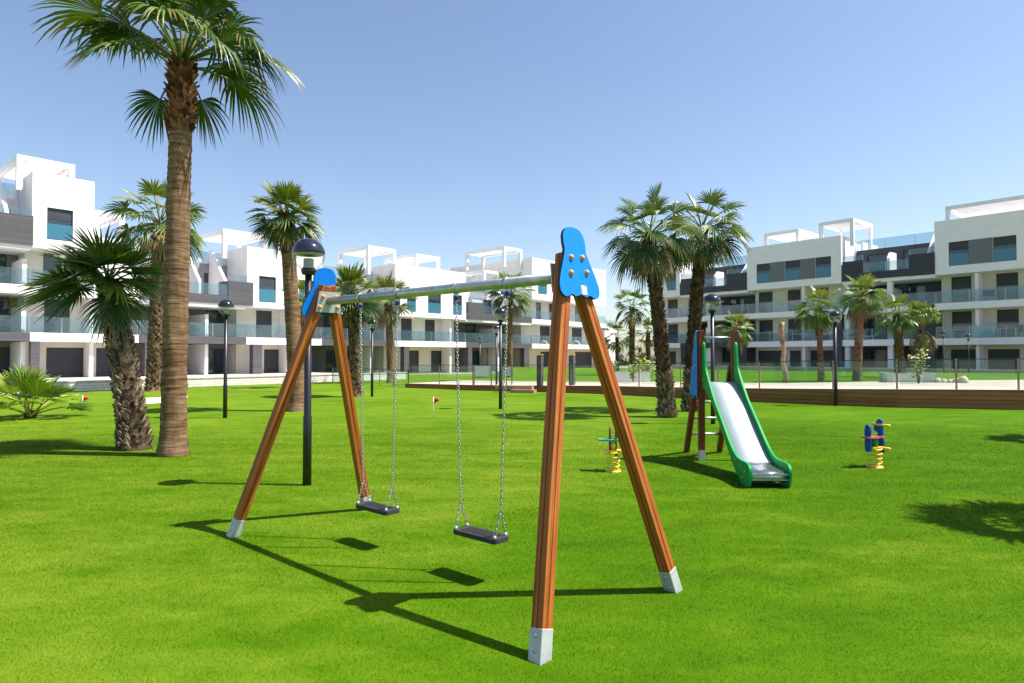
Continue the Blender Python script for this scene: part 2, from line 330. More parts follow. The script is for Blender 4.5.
def grass_blades():
    N = 4500000
    rr = np.random.rand(N)
    # density falls with distance from the camera spot
    x = (np.random.rand(N)*2-1)*17; y = 1.5+np.random.rand(N)**1.9*17
    keep = (np.abs(x) < y*.84+1.4)
    # thin out evenly in x so that near rows are denser
    x = x[keep]; y = y[keep]; p = np.random.rand(len(x)); dens = np.clip((18.3-y)/6, 0, 1)*np.clip(1.0*5.5/np.maximum(y, 1.5), .30, 1.0)
    k = p < dens; x = x[k]; y = y[k]; n = len(x)
    h = .006+.008*np.random.rand(n); az = np.random.rand(n)*2*np.pi; lean = .35+.75*np.random.rand(n)
    wid = (.0011+.0008*np.random.rand(n))*np.clip(y/4.0, .8, 3.0)
    th = np.random.rand(n)*2*np.pi
    dx, dy = np.cos(th)*wid, np.sin(th)*wid
    tx, ty = np.cos(az)*h*lean, np.sin(az)*h*lean
    co = np.empty((n, 3, 3), dtype=np.float32)
    co[:, 0] = np.stack([x-dx, y-dy, np.full(n, -.002)], 1); co[:, 1] = np.stack([x+dx, y+dy, np.full(n, -.002)], 1)
    co[:, 2] = np.stack([x+tx, y+ty, h], 1)
    me = bpy.data.meshes.new('turf_blades'); me.vertices.add(n*3); me.vertices.foreach_set('co', co.ravel())
    me.loops.add(n*3); me.loops.foreach_set('vertex_index', np.arange(n*3, dtype=np.int32))
    me.polygons.add(n); me.polygons.foreach_set('loop_start', np.arange(0, n*3, 3, dtype=np.int32))
    me.update(calc_edges=True)
    me.materials.append(turf_mat('turf_blade', True))
    ob = bpy.data.objects.new('grass', me); COL.objects.link(ob)
    tag(ob, 'short bright green artificial turf blades covering the near lawn', 'grass', kind='stuff')
    print('blades', n)
grass_blades()

# ---------------------------------------------------------------- palms
def noise1(seed):
    rnd = random.Random(seed); t = [rnd.random() for _ in range(512)]
    def f(x):
        i = math.floor(x); u = x-i; u = u*u*(3-2*u); return t[i % 512]*(1-u)+t[(i+1) % 512]*u
    return f
def frond(mb, rnd, base, d0, pl, br, droop=.5, bend=.35, tone=(.05, .11, .02), nseg=26, fan=105, cup=.25, tip=None, sec=5, web=.50):
    """fan leaf: petiole from base along d0 (sagging by bend), blade of narrow pleated segments whose tips hang"""
    d0 = V(d0).normalized(); pts = []; p = V(base); d = d0.copy(); n = 6
    for i in range(n+1):
        pts.append(p.copy()); p = p+d*(pl/n); d = (d+V((0, 0, -bend/n))).normalized()
    mb.cur = (tone[0]*1.3+.03, tone[1]*1.05+.02, tone[2]+.012)
    mb.tube(pts, [.022*br*(1-.45*i/n)+.006 for i in range(n+1)], 5, 0)
    h = pts[-1]; a = (d+V((0, 0, -.12))).normalized()
    s = a.cross(V((0, 0, 1)))
    if s.length < .15: s = V((rnd.uniform(-1, 1), rnd.uniform(-1, 1), 0)); s = s-a*s.dot(a)
    s.normalize(); tw = rnd.uniform(-.5, .5); nn = s.cross(a); s = (s*math.cos(tw)+nn*math.sin(tw)).normalized(); nn = s.cross(a).normalized()
    if nn.z < 0: nn = -nn
    dphi = R(2*fan)/nseg
    for k in range(nseg):
        phi = R(-fan)+dphi*(k+.5); L = br*(.66+.34*math.cos(phi*.75))*rnd.uniform(.9, 1.06)
        v = (a*math.cos(phi)+s*math.sin(phi)+nn*cup*(abs(math.sin(phi))**1.2)).normalized()
        side = (s*math.cos(phi)-a*math.sin(phi)); side = (side-v*side.dot(v)).normalized(); up = v.cross(side)
        if up.dot(nn) < 0: up = -up
        tj = rnd.uniform(.85, 1.15); dr = droop*rnd.uniform(.7, 1.35); sway = rnd.uniform(-.06, .06)
        ring = []
        for q in range(sec+1):
            t = q/sec
            w = math.tan(dphi/2)*L*min(t, web)*1.02
            if t > web: w *= max(0.0, 1-(t-web)/(1-web))**.75
            fall = dr*L*(.22*t*t+.95*max(0, t-web*.8)**1.7)
            c = h+v*(L*t*(1-.25*dr*max(0, t-web)))-V((0, 0, fall))+side*(sway*t*t*L)
            ring.append((c-side*w-up*w*.35, c+up*w*.45, c+side*w-up*w*.35))
        vs = [p for r_ in ring for p in r_]; fs = []
        for q in range(sec):
            fs += [(q*3, q*3+1, q*3+4, q*3+3), (q*3+1, q*3+2, q*3+5, q*3+4)]
        o = len(mb.v); f = rnd.uniform(.8, 1.2)*tj
        mb.cur = (tone[0]*f, tone[1]*f, tone[2]*f); mb.add(vs, fs, 0, False)
        if tip and rnd.random() < tip:
            for q in range(sec-1, sec+1):
                for j in range(3): mb.tone[o+q*3+j] = (.24, .17, .05)
def boots(mb, path, rad, z0, z1, rnd, size=.16, flare=.5, col=((.05, .03, .018), (.20, .13, .075)), per=9, step=.09):
    """cut leaf bases in a spiral: each a thick little wedge standing off the trunk"""
    z = z0; row = 0
    while z < z1:
        for k in range(per):
            t = 2*math.pi*(k+.5*(row % 2))/per+rnd.uniform(-.12, .12)
            zz = z+rnd.uniform(-.03, .03); c, r = path(zz), rad(zz); o = V((math.cos(t), math.sin(t), 0)); tg = V((-math.sin(t), math.cos(t), 0))
            w = size*rnd.uniform(.75, 1.15); h = size*rnd.uniform(.8, 1.25); fl = flare*size*rnd.uniform(.6, 1.4); th = size*.16
            b0 = c+o*(r*.97); tilt = rnd.uniform(-.2, .2)
            f = rnd.random()**1.4; mb.cur = tuple(col[0][i]+(col[1][i]-col[0][i])*f for i in range(3))
            tp = b0+V((0, 0, h))+o*fl+tg*tilt*w
            vs = [b0-tg*w*.5-V((0, 0, .02)), b0+tg*w*.5-V((0, 0, .02)), b0+V((0, 0, h*.55))+o*fl*.45+tg*w*.36, tp+tg*w*.16, tp-tg*w*.18+V((0, 0, h*.12)), b0+V((0, 0, h*.5))+o*fl*.4-tg*w*.36]
            vi = [p-o*th*1.6 for p in vs]
            mb.add(vs+vi, [(0, 1, 2, 5), (5, 2, 3, 4), (1, 7, 8, 2), (2, 8, 9, 3), (3, 9, 10, 4), (4, 10, 11, 5), (5, 11, 6, 0), (8, 7, 6, 11), (9, 8, 11, 10)], 1)
        z += step; row += 1
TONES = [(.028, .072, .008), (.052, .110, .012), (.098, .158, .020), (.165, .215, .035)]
def palm(label, base, top, r0, r1, crown, boot=None, ring=.0, seed=1, group=None, dark=False, base_boot=None, tmat=None, name='palm_tree', bcol=None, cat='palm tree'):
    """base, top: world points (crown base); crown: dict; boot: (z0,z1,size,flare) in trunk height"""
    rnd = random.Random(seed); base, top = V(base), V(top); H = (top-base).z; lean = top-base
    root = empty(name, base, 0, label, cat, group)
    nz = noise1(seed)
    def path(z):
        t = max(0, min(1.1, z/H)); return V((lean.x*t**1.25, lean.y*t**1.25, z))
    def rad(z):
        t = max(0, min(1, z/H)); flare = 1+.35*math.exp(-z/.22)
        return (r0+(r1-r0)*t)*flare
    mb = MB(); seg = 22; rows = max(8, int(H/.05)); vs = []; fs = []
    for i in range(rows+1):
        z = H*i/rows; c = path(z); rr = rad(z)
        for k in range(seg):
            t = 2*math.pi*k/seg
            dsp = ring*(.5*((z*9+.25*nz(k*.7)) % 1)+.5*nz(z*14+k*3.1)) + .018*(nz(k*1.7+z*3)-.5)
            vs.append(c+V((math.cos(t), math.sin(t), 0))*(rr+dsp*(1 if i else 0)))
    for i in range(rows):
        for k in range(seg): fs.append((i*seg+k, i*seg+(k+1) % seg, (i+1)*seg+(k+1) % seg, (i+1)*seg+k))
    fs.append(tuple(rows*seg+k for k in range(seg)))
    mb.cur = (.1, .07, .04); mb.add(vs, fs, 0, True)
    for bt in (boot or []):
        boots(mb, path, rad, bt[0], bt[1], rnd, bt[2], bt[3], (bt[6] if len(bt) > 6 else None) or bcol or ((.05, .03, .018), (.22, .145, .085)), per=bt[4] if len(bt) > 4 else 9, step=bt[5] if len(bt) > 5 else .09)
    mb.build('trunk', [tmat or M['trunk'], M['fibre']], root)
    cb = MB(); c0 = path(H)+V((0, 0, .05))
    S = crown.get('size', 1.0); n = crown.get('n', 30); tones = crown.get('tones', TONES)
    for ex in crown.get('explicit', []):
        d, pl, br, dr, be = ex[:5]
        frond(cb, rnd, c0+V(d).normalized()*r1*.6, d, pl, br, dr, be, rnd.choice(tones[:3]), nseg=30, tip=.25)
    lo, hi = crown.get('el', (-35, 82))
    for i in range(n):
        t = (i+.5)/n; az = i*2.39996+rnd.uniform(-.25, .25); el = R(hi+(lo-hi)*t**crown.get('bias', .9)+rnd.uniform(-7, 7))
        d = V((math.cos(az)*math.cos(el), math.sin(az)*math.cos(el), math.sin(el)))
        if crown.get('skip') and crown['skip'](d): continue
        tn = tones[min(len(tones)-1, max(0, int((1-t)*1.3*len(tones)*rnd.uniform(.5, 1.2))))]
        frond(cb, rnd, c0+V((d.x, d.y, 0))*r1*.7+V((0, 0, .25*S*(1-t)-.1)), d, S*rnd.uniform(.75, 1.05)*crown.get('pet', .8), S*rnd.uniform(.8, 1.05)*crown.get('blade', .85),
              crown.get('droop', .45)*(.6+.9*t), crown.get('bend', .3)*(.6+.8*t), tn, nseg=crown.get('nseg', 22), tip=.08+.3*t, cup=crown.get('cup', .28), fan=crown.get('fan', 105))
    cb.build('crown', [M['leaf']], root)
    nd = crown.get('dead', 0)
    if nd:
        db = MB()
        for i in range(nd):
            az = i*2.39996+rnd.uniform(-.3, .3); el = R(rnd.uniform(-75, -35)); d = V((math.cos(az)*math.cos(el), math.sin(az)*math.cos(el), math.sin(el)))
            frond(db, rnd, c0+V((d.x, d.y, 0))*r1*.8-V((0, 0, rnd.uniform(.05, .35))), d, S*rnd.uniform(.3, .55), S*rnd.uniform(.45, .7), .9, .5, rnd.choice([(.30, .23, .12), (.24, .17, .08), (.20, .16, .06), (.14, .16, .05)]), nseg=16, fan=80)
        db.build('dead_fronds', [M['leaf']], root)
    return root

# big palm on the left
b1 = ground(173, 455); t1 = at_depth(182, 68, b1.y+.02)
RV = V((.884, .467, 0)); DV = V((-.467, .884, 0)); UV = V((0, 0, 1))
def dr(r, u, d=0): return RV*r+UV*u+DV*d
ex1 = [(dr(-1, .85, .1), 1.30, 1.15, .65, .62), (dr(-1, .28, -.35), .72, 1.1, .55, .45), (dr(-.9, .75, .4), 1.1, 1.0, .65, .5), (dr(-.55, -.75, .5), .62, .72, .6, .5), (dr(1, .85, .1), 1.2, 1.15, .5, .75),
       (dr(1, .05, .2), .78, 1.05, .95, .30), (dr(.55, -.6, .6), .55, .7, .7, .5), (dr(.9, .75, -.3), 1.0, .9, .9, .8), (dr(-.5, .95, -.5), 1.0, 1.0, .7, .4), (dr(.25, 1, -.5), 1.0, 1.1, .7, .45),
       (dr(.6, 1.0, .3), 1.15, 1.0, .7, .5), (dr(-.2, 1, .2), 1.1, 1.1, .4, .2), (dr(.1, .9, .6), 1.0, 1.1, .6, .5), (dr(.45, .6, -.8), .75, .8, .9, .7), (dr(-.25, .7, -.9), .9, .85, .8, .6), (dr(-.75, .9, .5), 1.1, 1.0, .7, .5), (dr(.8, .8, .7), 1.1, 1.0, .7, .6)]
h1 = (t1-b1).z
palm('tallest fan palm with smooth ringed trunk in the left foreground', b1, t1, .19, .155,
     dict(explicit=ex1, n=13, size=1.15, el=(32, 86), droop=.5, tones=TONES), boot=[(h1-1.15, h1-.02, .135, .75, 11, .062)], bcol=((.05, .02, .011), (.27, .135, .07)), ring=.032, seed=3)
# stout leaning palm
b2 = ground(134, 449); t2 = at_depth(108, 283, b2.y+.25)
h2 = (t2-b2).z
R2 = V((.92, .39, 0)); D2 = V((-.39, .92, 0))
def d2(r, u, d=0): return R2*r+UV*u+D2*d
ex2 = [(d2(-1, -.05, -.3), .55, 1.0, .12, .35), (d2(-1, .25, -.1), .42, .95, .15, .4), (d2(-.9, -.3, -.5), .4, .9, .2, .35), (d2(-.75, .7, -.3), .30, .85, .14, .3), (d2(-.2, 1, -.3), .28, .80, .1, .2),
       (d2(.35, .9, -.3), .28, .80, .12, .3), (d2(.7, .55, -.2), .35, .8, .2, .4), (d2(.9, .15, -.2), .35, .8, .25, .4), (d2(.15, .45, -1), .35, .85, .15, .3), (d2(-.45, .25, -1), .4, .9, .15, .3), (d2(.5, .0, -.9), .3, .8, .3, .4), (d2(.35, -.7, -.6), .35, .8, .6, .4)]
palm('short stout leaning palm with rough diamond trunk left of the tallest palm', b2, t2, .225, .185,
     dict(explicit=ex2, n=14, size=.72, el=(12, 80), droop=.2, pet=.55, blade=1.05, bend=.4, nseg=30, tones=[(.035, .09, .010), (.062, .135, .014), (.12, .19, .025)], cup=.15, dead=2), boot=[(.05, h2-.02, .095, .55, 14, .052)], seed=11, tmat=M['darktrunk'],
     bcol=((.05, .032, .022), (.44, .32, .22)))
BR = ((.045, .026, .016), (.17, .10, .055))
def simple_palm(px, pyb, pyt, w, label, crown, boot=True, z=0.0, pxt=None, seed=5, tmat=None, bcol=None, Y=None, group=None, ring=.012, **kw):
    if Y is None: b = ground(px, pyb, z)
    else: b = V(((px-CX)/F_PX*Y, Y, z))
    t = at_depth(pxt if pxt is not None else px, pyt, b.y); h = (t-b).z; r = w/640*b.y/2
    if boot == 'pair': bt = [(.02, 1.2, .115, .7, 12, .055, ((.07, .045, .03), (.40, .30, .215))), (1.25, h, .42*r+.05, .45, 9, (.42*r+.05)*.72)]
    elif boot is True: bt = [(.05, h, .42*r+.05, .45, 9, (.42*r+.05)*.72)]
    elif boot: bt = [(h-boot, h, .5*r+.06, .5, 9, .1)]
    else: bt = []
    return palm(label, b, t, r*1.08, r*.85, crown, bt, ring, seed, group, tmat=tmat, bcol=bcol)
simple_palm(154, 391, 226, 12, 'mid height palm standing behind the two left trunks, crown beside the tallest trunk', dict(n=26, size=1.62, pet=.85, blade=.78, droop=.5, dead=10, nseg=20, el=(-25, 75), tones=TONES[1:]), seed=21, pxt=160, bcol=((.06, .04, .026), (.26, .17, .11)))
simple_palm(297, 411, 218, 14.5, 'palm with upright tufted crown and tan trunk behind the left swing leg', dict(n=32, size=.92, pet=.58, blade=.86, droop=.28, dead=7, nseg=22, el=(-38, 88), bend=.2, tones=TONES[1:]), boot=1.1, pxt=286, seed=33, ring=.02)
simple_palm(303, 388, 300, 6, 'thin young palm with sparse yellow green leaves behind the globe lamp', dict(n=12, size=.9, pet=.75, blade=.8, droop=.5, dead=5, nseg=14, el=(-20, 80), tones=[(.16, .20, .03), (.10, .17, .02)]), seed=34, pxt=301)
simple_palm(356, 397, 298, 9.5, 'palm with dense green crown seen under the swing beam, near the far swing end', dict(n=32, size=1.08, pet=.6, blade=.88, droop=.3, dead=5, nseg=18, el=(-35, 85), bend=.2), pxt=352, seed=41, bcol=((.05, .035, .022), (.24, .17, .10)))
simple_palm(391, 383, 303, 7, 'young palm with stiff sparse leaves and smooth trunk under the swing beam', dict(n=15, size=1.3, pet=.8, blade=.9, droop=.2, dead=8, nseg=14, el=(-30, 82), bend=.15, tones=[(.10, .14, .03), (.15, .18, .05)]), boot=.7, pxt=388, seed=43, tmat=None)
simple_palm(510, 381, 296, 5.5, 'slim palm with small crown behind the near swing chains', dict(n=22, size=1.35, pet=.7, blade=.82, droop=.4, dead=6, nseg=14, el=(-35, 75), tones=TONES[1:]), seed=44, boot=.6)
pairc = dict(n=26, nseg=26, dead=8, el=(-32, 78), bend=.45, droop=.5, tones=[TONES[0], TONES[1], TONES[2], (.10, .16, .04)])
simple_palm(667, 417, 238, 12.5, 'left palm of the close pair behind the slide, trunk leaning left', dict(pairc, size=1.0, pet=.78, blade=.82), boot='pair', pxt=649, seed=51, tmat=M['darktrunk'], bcol=BR)
simple_palm(690, 411, 232, 11.5, 'right palm of the close pair behind the slide, trunk leaning right', dict(pairc, size=1.02, pet=.78, blade=.82), boot='pair', pxt=702, seed=52, tmat=M['darktrunk'], bcol=BR)
far = dict(n=20, size=1.0, pet=.75, blade=.72, droop=.5, dead=4, nseg=14, el=(-35, 78))
simple_palm(632, 0, 308, 5, 'tallest of the far palms in the gap between the two building rows', dict(far, size=1.15), z=.45, Y=46, seed=61)
simple_palm(617, 0, 338, 3, 'far thin palm left of the tallest one in the gap', dict(far, n=14, size=1.15, tones=[(.08, .13, .04), (.10, .15, .05)]), z=.45, Y=50, seed=62)
simple_palm(648, 0, 334, 4, 'far palm with upright tuft right of the tallest one in the gap', dict(far, n=14, size=.95, el=(10, 85), tones=TONES[1:]), z=.45, Y=48, seed=63)
simple_palm(640, 0, 349, 3, 'lowest far palm beside the yellow green bush in the gap', dict(far, n=12, size=1.0), z=.45, Y=55, seed=66)
tg = [(.06, .15, .012), (.10, .20, .018), (.15, .24, .03), (.21, .27, .06)]
rg = dict(n=24, nseg=20, droop=.45, el=(-38, 82), tones=tg)
simple_palm(735, 0, 330, 6.5, 'palm with bright crown directly above the slide', dict(rg, size=.68, pet=.7, blade=.78, dead=5), z=.5, Y=30, seed=71)
simple_palm(821, 0, 310, 5.2, 'palm just left of the globe lamp on the brown retaining wall side', dict(rg, size=.86, pet=.72, blade=.78, dead=7), boot=1.2, z=.5, Y=31, seed=72, pxt=818)
simple_palm(857, 0, 298, 7.2, 'thick palm with the widest crown in front of the dark building recess', dict(rg, n=26, size=.84, pet=.78, blade=.76, dead=12), boot=.6, z=.5, Y=30, seed=73, pxt=861, ring=.02)
simple_palm(900, 0, 316, 7.2, 'palm with dark thick trunk behind the low pale planter', dict(rg, size=.92, pet=.75, blade=.78, dead=6), z=.5, Y=36, seed=74, pxt=897)
simple_palm(919, 0, 326, 5, 'young palm with narrow tied up yellowish crown right of the dark trunk palm', dict(n=22, size=1.0, pet=.8, blade=.72, droop=.8, dead=9, nseg=18, el=(40, 88), bend=.1, tones=tg[1:]), boot=.5, z=.5, Y=33, seed=75, pxt=922)
# bare dead trunk
bd = V(((785-CX)/F_PX*29, 29, .5)); td = at_depth(781, 322, 29)
rt = empty('dead_palm_trunk', bd, 0, 'bare dead palm trunk with shaggy brown top right of the slide', 'dead palm'); hd = (td-bd).z
mb = MB(); n1 = noise1(5)
mb.tube([(V((td.x-bd.x, 0, 0))*(i/14)+V((.05*math.sin(i), 0, hd*i/14))) for i in range(15)], [.105-.04*(i/14)+.015*n1(i*1.3)+(.035 if i > 10 else 0) for i in range(15)], 12); mb.build('trunk', M['paletrunk'], rt)
mb = MB(); rnd = random.Random(3)
for i in range(26):
    t = rnd.uniform(0, 6.28); z = hd*rnd.uniform(.62, .98); o = V((math.cos(t), math.sin(t), 0)); x = (td.x-bd.x)*z/hd
    mb.cur = rnd.choice([(.16, .09, .05), (.22, .13, .07), (.10, .06, .035)]); p = V((x, 0, z))+o*.09
    mb.add([p-V((.03, .03, 0)), p+V((.03, .03, 0)), p+o*.06-V((0, 0, rnd.uniform(.2, .5)))], [(0, 1, 2)])
mb.build('dead_fibres', M['fibre'], rt)
# palms right of the frame whose shadows fall into the picture
palm('fan palm standing on the lawn right of the picture, shadow on the near grass', (8.25, 6.25, 0), (8.25, 6.25, 4.9), .22, .18, dict(n=34, size=.74, droop=.5, dead=4, nseg=22), boot=[(.05, 4.9, .15, .42, 9, .12)], seed=81)
palm('fan palm standing on the lawn right of the picture, shadow near the retaining wall', (14.1, 12.6, 0), (14.1, 12.6, 5.4), .22, .18, dict(n=30, size=.8, droop=.5, dead=4, nseg=18), boot=[(.05, 5.2, .15, .42, 9, .12)], seed=82)
# low ground palm on the left
bg = ground(30, 418); rt = empty('ground_palm', bg, 0, 'low trunkless fan palm bush with bright green leaves at the left edge', 'palm bush'); mb = MB(); rnd = random.Random(8)
for i in range(17):
    az = i*2.39996; t = (i+.5)/17; el = R(86-64*t**.95); d = V((math.cos(az)*math.cos(el), math.sin(az)*math.cos(el), math.sin(el)))
    frond(mb, rnd, V((rnd.uniform(-.12, .12), rnd.uniform(-.12, .12), .05)), d, rnd.uniform(.6, .9), rnd.uniform(.62, .82), .18, .4, rnd.choice([(.17, .28, .025), (.24, .34, .03), (.13, .22, .03), (.30, .36, .07)]), nseg=26, tip=.12, web=.68, fan=95)
mb.build('foliage', M['leaf'], rt)
mb = MB(); mb.tube([(0, 0, -.02), (0, 0, .12), (.02, 0, .22)], [.14, .13, .08], 10); mb.build('stem', M['darktrunk'], rt)

# ---------------------------------------------------------------- buildings
class Facade:
    def __init__(s, o, ang, name, label, group, basez=0.0):
        s.o = V((o[0], o[1], 0)); s.a = ang; s.X = V((math.cos(ang), math.sin(ang), 0)); s.Y = V((-math.sin(ang), math.cos(ang), 0))
        s.root = None
    def start(s, px, name, label, group=None, z=0):
        u = s.raw(px, 0, 1.7); p = s.o+s.X*u; s.off = u
        s.root = empty(name, (p.x, p.y, z), s.a, label, 'building', group); s.zb = z; return s.root
    def raw(s, px, d, z):
        k = (px-CX)/F_PX; o = s.o+s.Y*d; zz = (z-HC)*sn
        return (k*(o.y*cs+zz)-o.x)/(s.X.x-k*s.X.y*cs)
    def u(s, px, d=0, z=3): return s.raw(px, d, z)-s.off
    def part(s, name, m, boxes, parent=None, label=None):
        b = MB()
        for q in boxes: b.box(q[0], q[1], q[2], q[3], q[4]-s.zb, q[5]-s.zb)
        return b.build(name, m, parent or s.root, label=label)
def wall_mesh(u0, u1, z0, z1, d0, d1, holes):
    us = sorted({u0, u1, *[h[0] for h in holes], *[h[1] for h in holes]}); zs = sorted({z0, z1, *[h[2] for h in holes], *[h[3] for h in holes]})
    us = [x for x in us if u0 <= x <= u1]; zs = [x for x in zs if z0 <= x <= z1]
    def solid(i, j):
        if i < 0 or j < 0 or i >= len(us)-1 or j >= len(zs)-1: return False
        a, b = (us[i]+us[i+1])/2, (zs[j]+zs[j+1])/2
        return not any(h[0] < a < h[1] and h[2] < b < h[3] for h in holes)
    mb = MB()
    for i in range(len(us)-1):
        for j in range(len(zs)-1):
            if not solid(i, j): continue
            a, b, c, d = us[i], us[i+1], zs[j], zs[j+1]
            mb.add([(a,d0,c),(b,d0,c),(b,d0,d),(a,d0,d)], [(0,1,2,3)]); mb.add([(a,d1,c),(b,d1,c),(b,d1,d),(a,d1,d)], [(3,2,1,0)])
            if not solid(i-1, j): mb.add([(a,d0,c),(a,d0,d),(a,d1,d),(a,d1,c)], [(0,1,2,3)])
            if not solid(i+1, j): mb.add([(b,d0,c),(b,d1,c),(b,d1,d),(b,d0,d)], [(0,1,2,3)])
            if not solid(i, j-1): mb.add([(a,d0,c),(a,d1,c),(b,d1,c),(b,d0,c)], [(0,1,2,3)])
            if not solid(i, j+1): mb.add([(a,d0,d),(b,d0,d),(b,d1,d),(a,d1,d)], [(0,1,2,3)])
    return mb
def wall(F, u0, u1, z0, z1, d, holes, m, th=.3, name='wall'):
    """wall with real openings; each hole (u0,u1,z0,z1,kind) gets a window part"""
    zb = F.zb
    wall_mesh(u0, u1, z0-zb, z1-zb, d, d+th, [(h[0], h[1], h[2]-zb, h[3]-zb) for h in holes]).build(name, m, F.root)
    for h in holes: window(F, h[0], h[1], h[2], h[3], d+.09, h[4] if len(h) > 4 else 'win')
def window(F, u0, u1, z0, z1, d, kind='win'):
    zb = F.zb; fw = .05
    b = MB(); z0 -= zb; z1 -= zb
    if u1-u0 < .2: return
    bars = [(u0, u0+fw, z0, z1), (u1-fw, u1, z0, z1), (u0+fw, u1-fw, z0, z0+fw), (u0+fw, u1-fw, z1-fw, z1)]
    if kind == 'door' or u1-u0 > 2.2:
        n = max(2, round((u1-u0)/1.2))
        for i in range(1, n):
            c = u0+(u1-u0)*i/n; bars.append((c-fw/2, c+fw/2, z0+fw, z1-fw))
    for q in bars: b.box(q[0], q[1], d, d+.07, q[2], q[3])
    w = b.build('window', M['wframe'], F.root)
    b = MB(); b.box(u0+.01, u1-.01, d+.03, d+.05, z0+.01, z1-.01); b.build('pane', M['pane'], w)
    h = z1-z0
    sh = {'win': .0, 'half': .45, 'door': .0, 'shut': .97, 'guard': .0, 'halfguard': .35, 'curtain': .0}[kind]
    if sh:
        b = MB(); b.box(u0+fw, u1-fw, d+.012, d+.028, z1-fw-(h-2*fw)*sh, z1-fw-.002); b.build('shutter', M['shutter'], w)
    if 'guard' in kind:
        b = MB(); b.box(u0+.02, u1-.02, d-.05, d-.035, z0+.05, z0+h*.5); b.build('guard_glass', M['guard'], w)
    if kind == 'curtain':
        b = MB(); n = 40
        pts = [(u0+fw+(u1-u0-2*fw)*i/n, d+.018+.008*math.sin(i*1.9)) for i in range(n+1)]
        b.add([(x, y, z0+fw) for x, y in pts]+[(x, y, z1-fw) for x, y in pts], [(i, i+1, n+2+i, n+1+i) for i in range(n)]); b.build('curtain', M['white'], w)
def balustrade(F, u0, u1, z, d=.08, h=1.0, side=None):
    zb = F.zb; b = MB(); n = max(1, round((u1-u0)/2.2))
    for i in range(n):
        a, c = u0+(u1-u0)*i/n+.02, u0+(u1-u0)*(i+1)/n-.02; b.box(a, c, d, d+.018, z-zb+.03, z-zb+h)
    r = b.build('balustrade', M['glass'], F.root)
    for i in range(n+1):
        b = MB(); c = min(max(u0+(u1-u0)*i/n, u0+.03), u1-.03); b.box(c-.02, c+.02, d+.025, d+.065, z-zb, z-zb+h*.96); b.build('post', M['alu'], r)
def pergola(F, u0, u1, d0, d1, z0, z1, t=.32, slats=True):
    zb = F.zb; z0 -= zb; z1 -= zb; b = MB()
    for a in (u0, u1-t):
        for c in (d0, d1-t): b.box(a, a+t, c, c+t, z0, z1-t)
    b.box(u0, u1, d0, d0+t, z1-t, z1); b.box(u0, u1, d1-t, d1, z1-t, z1)
    b.box(u0, u0+t, d0+t, d1-t, z1-t, z1); b.box(u1-t, u1, d0+t, d1-t, z1-t, z1)
    p = b.build('pergola', M['pergola'], F.root)
    if slats:
        b = MB(); n = max(3, int((d1-d0-2*t)/.42))
        for i in range(n):
            c = d0+t+(d1-d0-2*t)*(i+.5)/n; b.box(u0+t+.002, u1-t-.002, c-.11, c+.11, z1-.2, z1-.08)
        b.build('slat', M['pergola'], p)
def fin(F, u, d0, z0, d1, z1, zbot, th=.2, m=None, dtop=None):
    """side wall between terraces with a sloping top edge"""
    zb = F.zb; b = MB()
    poly = [(d0, zbot-zb), (d1, zbot-zb), (d1, z1-zb), ((dtop if dtop is not None else d1-.4), z1-zb), (d0, z0-zb)]
    b.prism(poly, (u, 0, 0), (0, 1, 0), (0, 0, 1), (1, 0, 0), th); b.build('partition_wall', m or M['plaster'], F.root)
ZF = [0, 3.15, 6.05, 8.95, 11.85]
def block(F, u0, u1, n, top_wins, low_wins, ztop, dark=None, lower=None, awn=False, deep=9, base=-.1, wallm=None, partitions=(), split=()):
    """white projecting upper storey over balconies. top_wins: (u0,u1,z0,z1,kind); low_wins[k]: list of (u0,u1,kind) per floor"""
    wm = wallm or M['shadeplaster']; zs = ZF[n-1]-.55
    wall(F, u0, u1, zs, ztop, 0, top_wins, M['plaster'], .35)
    F.part('upper_block', M['plaster'], [(u0, u0+.35, .35, deep, zs, ztop), (u1-.35, u1, .35, deep, zs, ztop), (u0+.35, u1-.35, deep-.35, deep, zs, ztop), (u0+.35, u1-.35, .35, deep-.35, ztop-1.1, ztop-.9), (u0+.35, u1-.35, .35, deep-.35, zs, zs+.25)])
    F.part('backing', M['shutter'], [(u0+.4, u1-.4, 1.2, 1.3, zs+.25, ztop-1.1)])
    for k in range(n-1):
        z0 = ZF[k] if k else base; z1 = ZF[k+1]-.55
        h = z1-ZF[k]
        holes = [(a, b, (ZF[k]+.05 if k else .05), ZF[k]+.05+2.2, kd) for a, b, kd in low_wins[k]]
        wall(F, u0, u1, z0, z1, 1.7, holes, wm)
        if k:
            F.part('balcony_slab', M['plaster'], [(u0, u1, 0, 2.0, ZF[k]-.55, ZF[k])])
            balustrade(F, u0, u1, ZF[k])
        for pu in partitions:
            F.part('partition_wall', M['plaster'], [(pu-.12, pu+.12, .45, 1.7, ZF[k] if k else base, z1-.02 if k else z1-.02)])
        if awn and k < 3:
            F.part('awning', M['white'], [(u0+(u1-u0)*.52, u1-.3, .25, .45, z1-.16, z1-.02)])
    F.part('rear_body', M['plaster'], [(u0, u1, 2.05, deep, base, zs)])
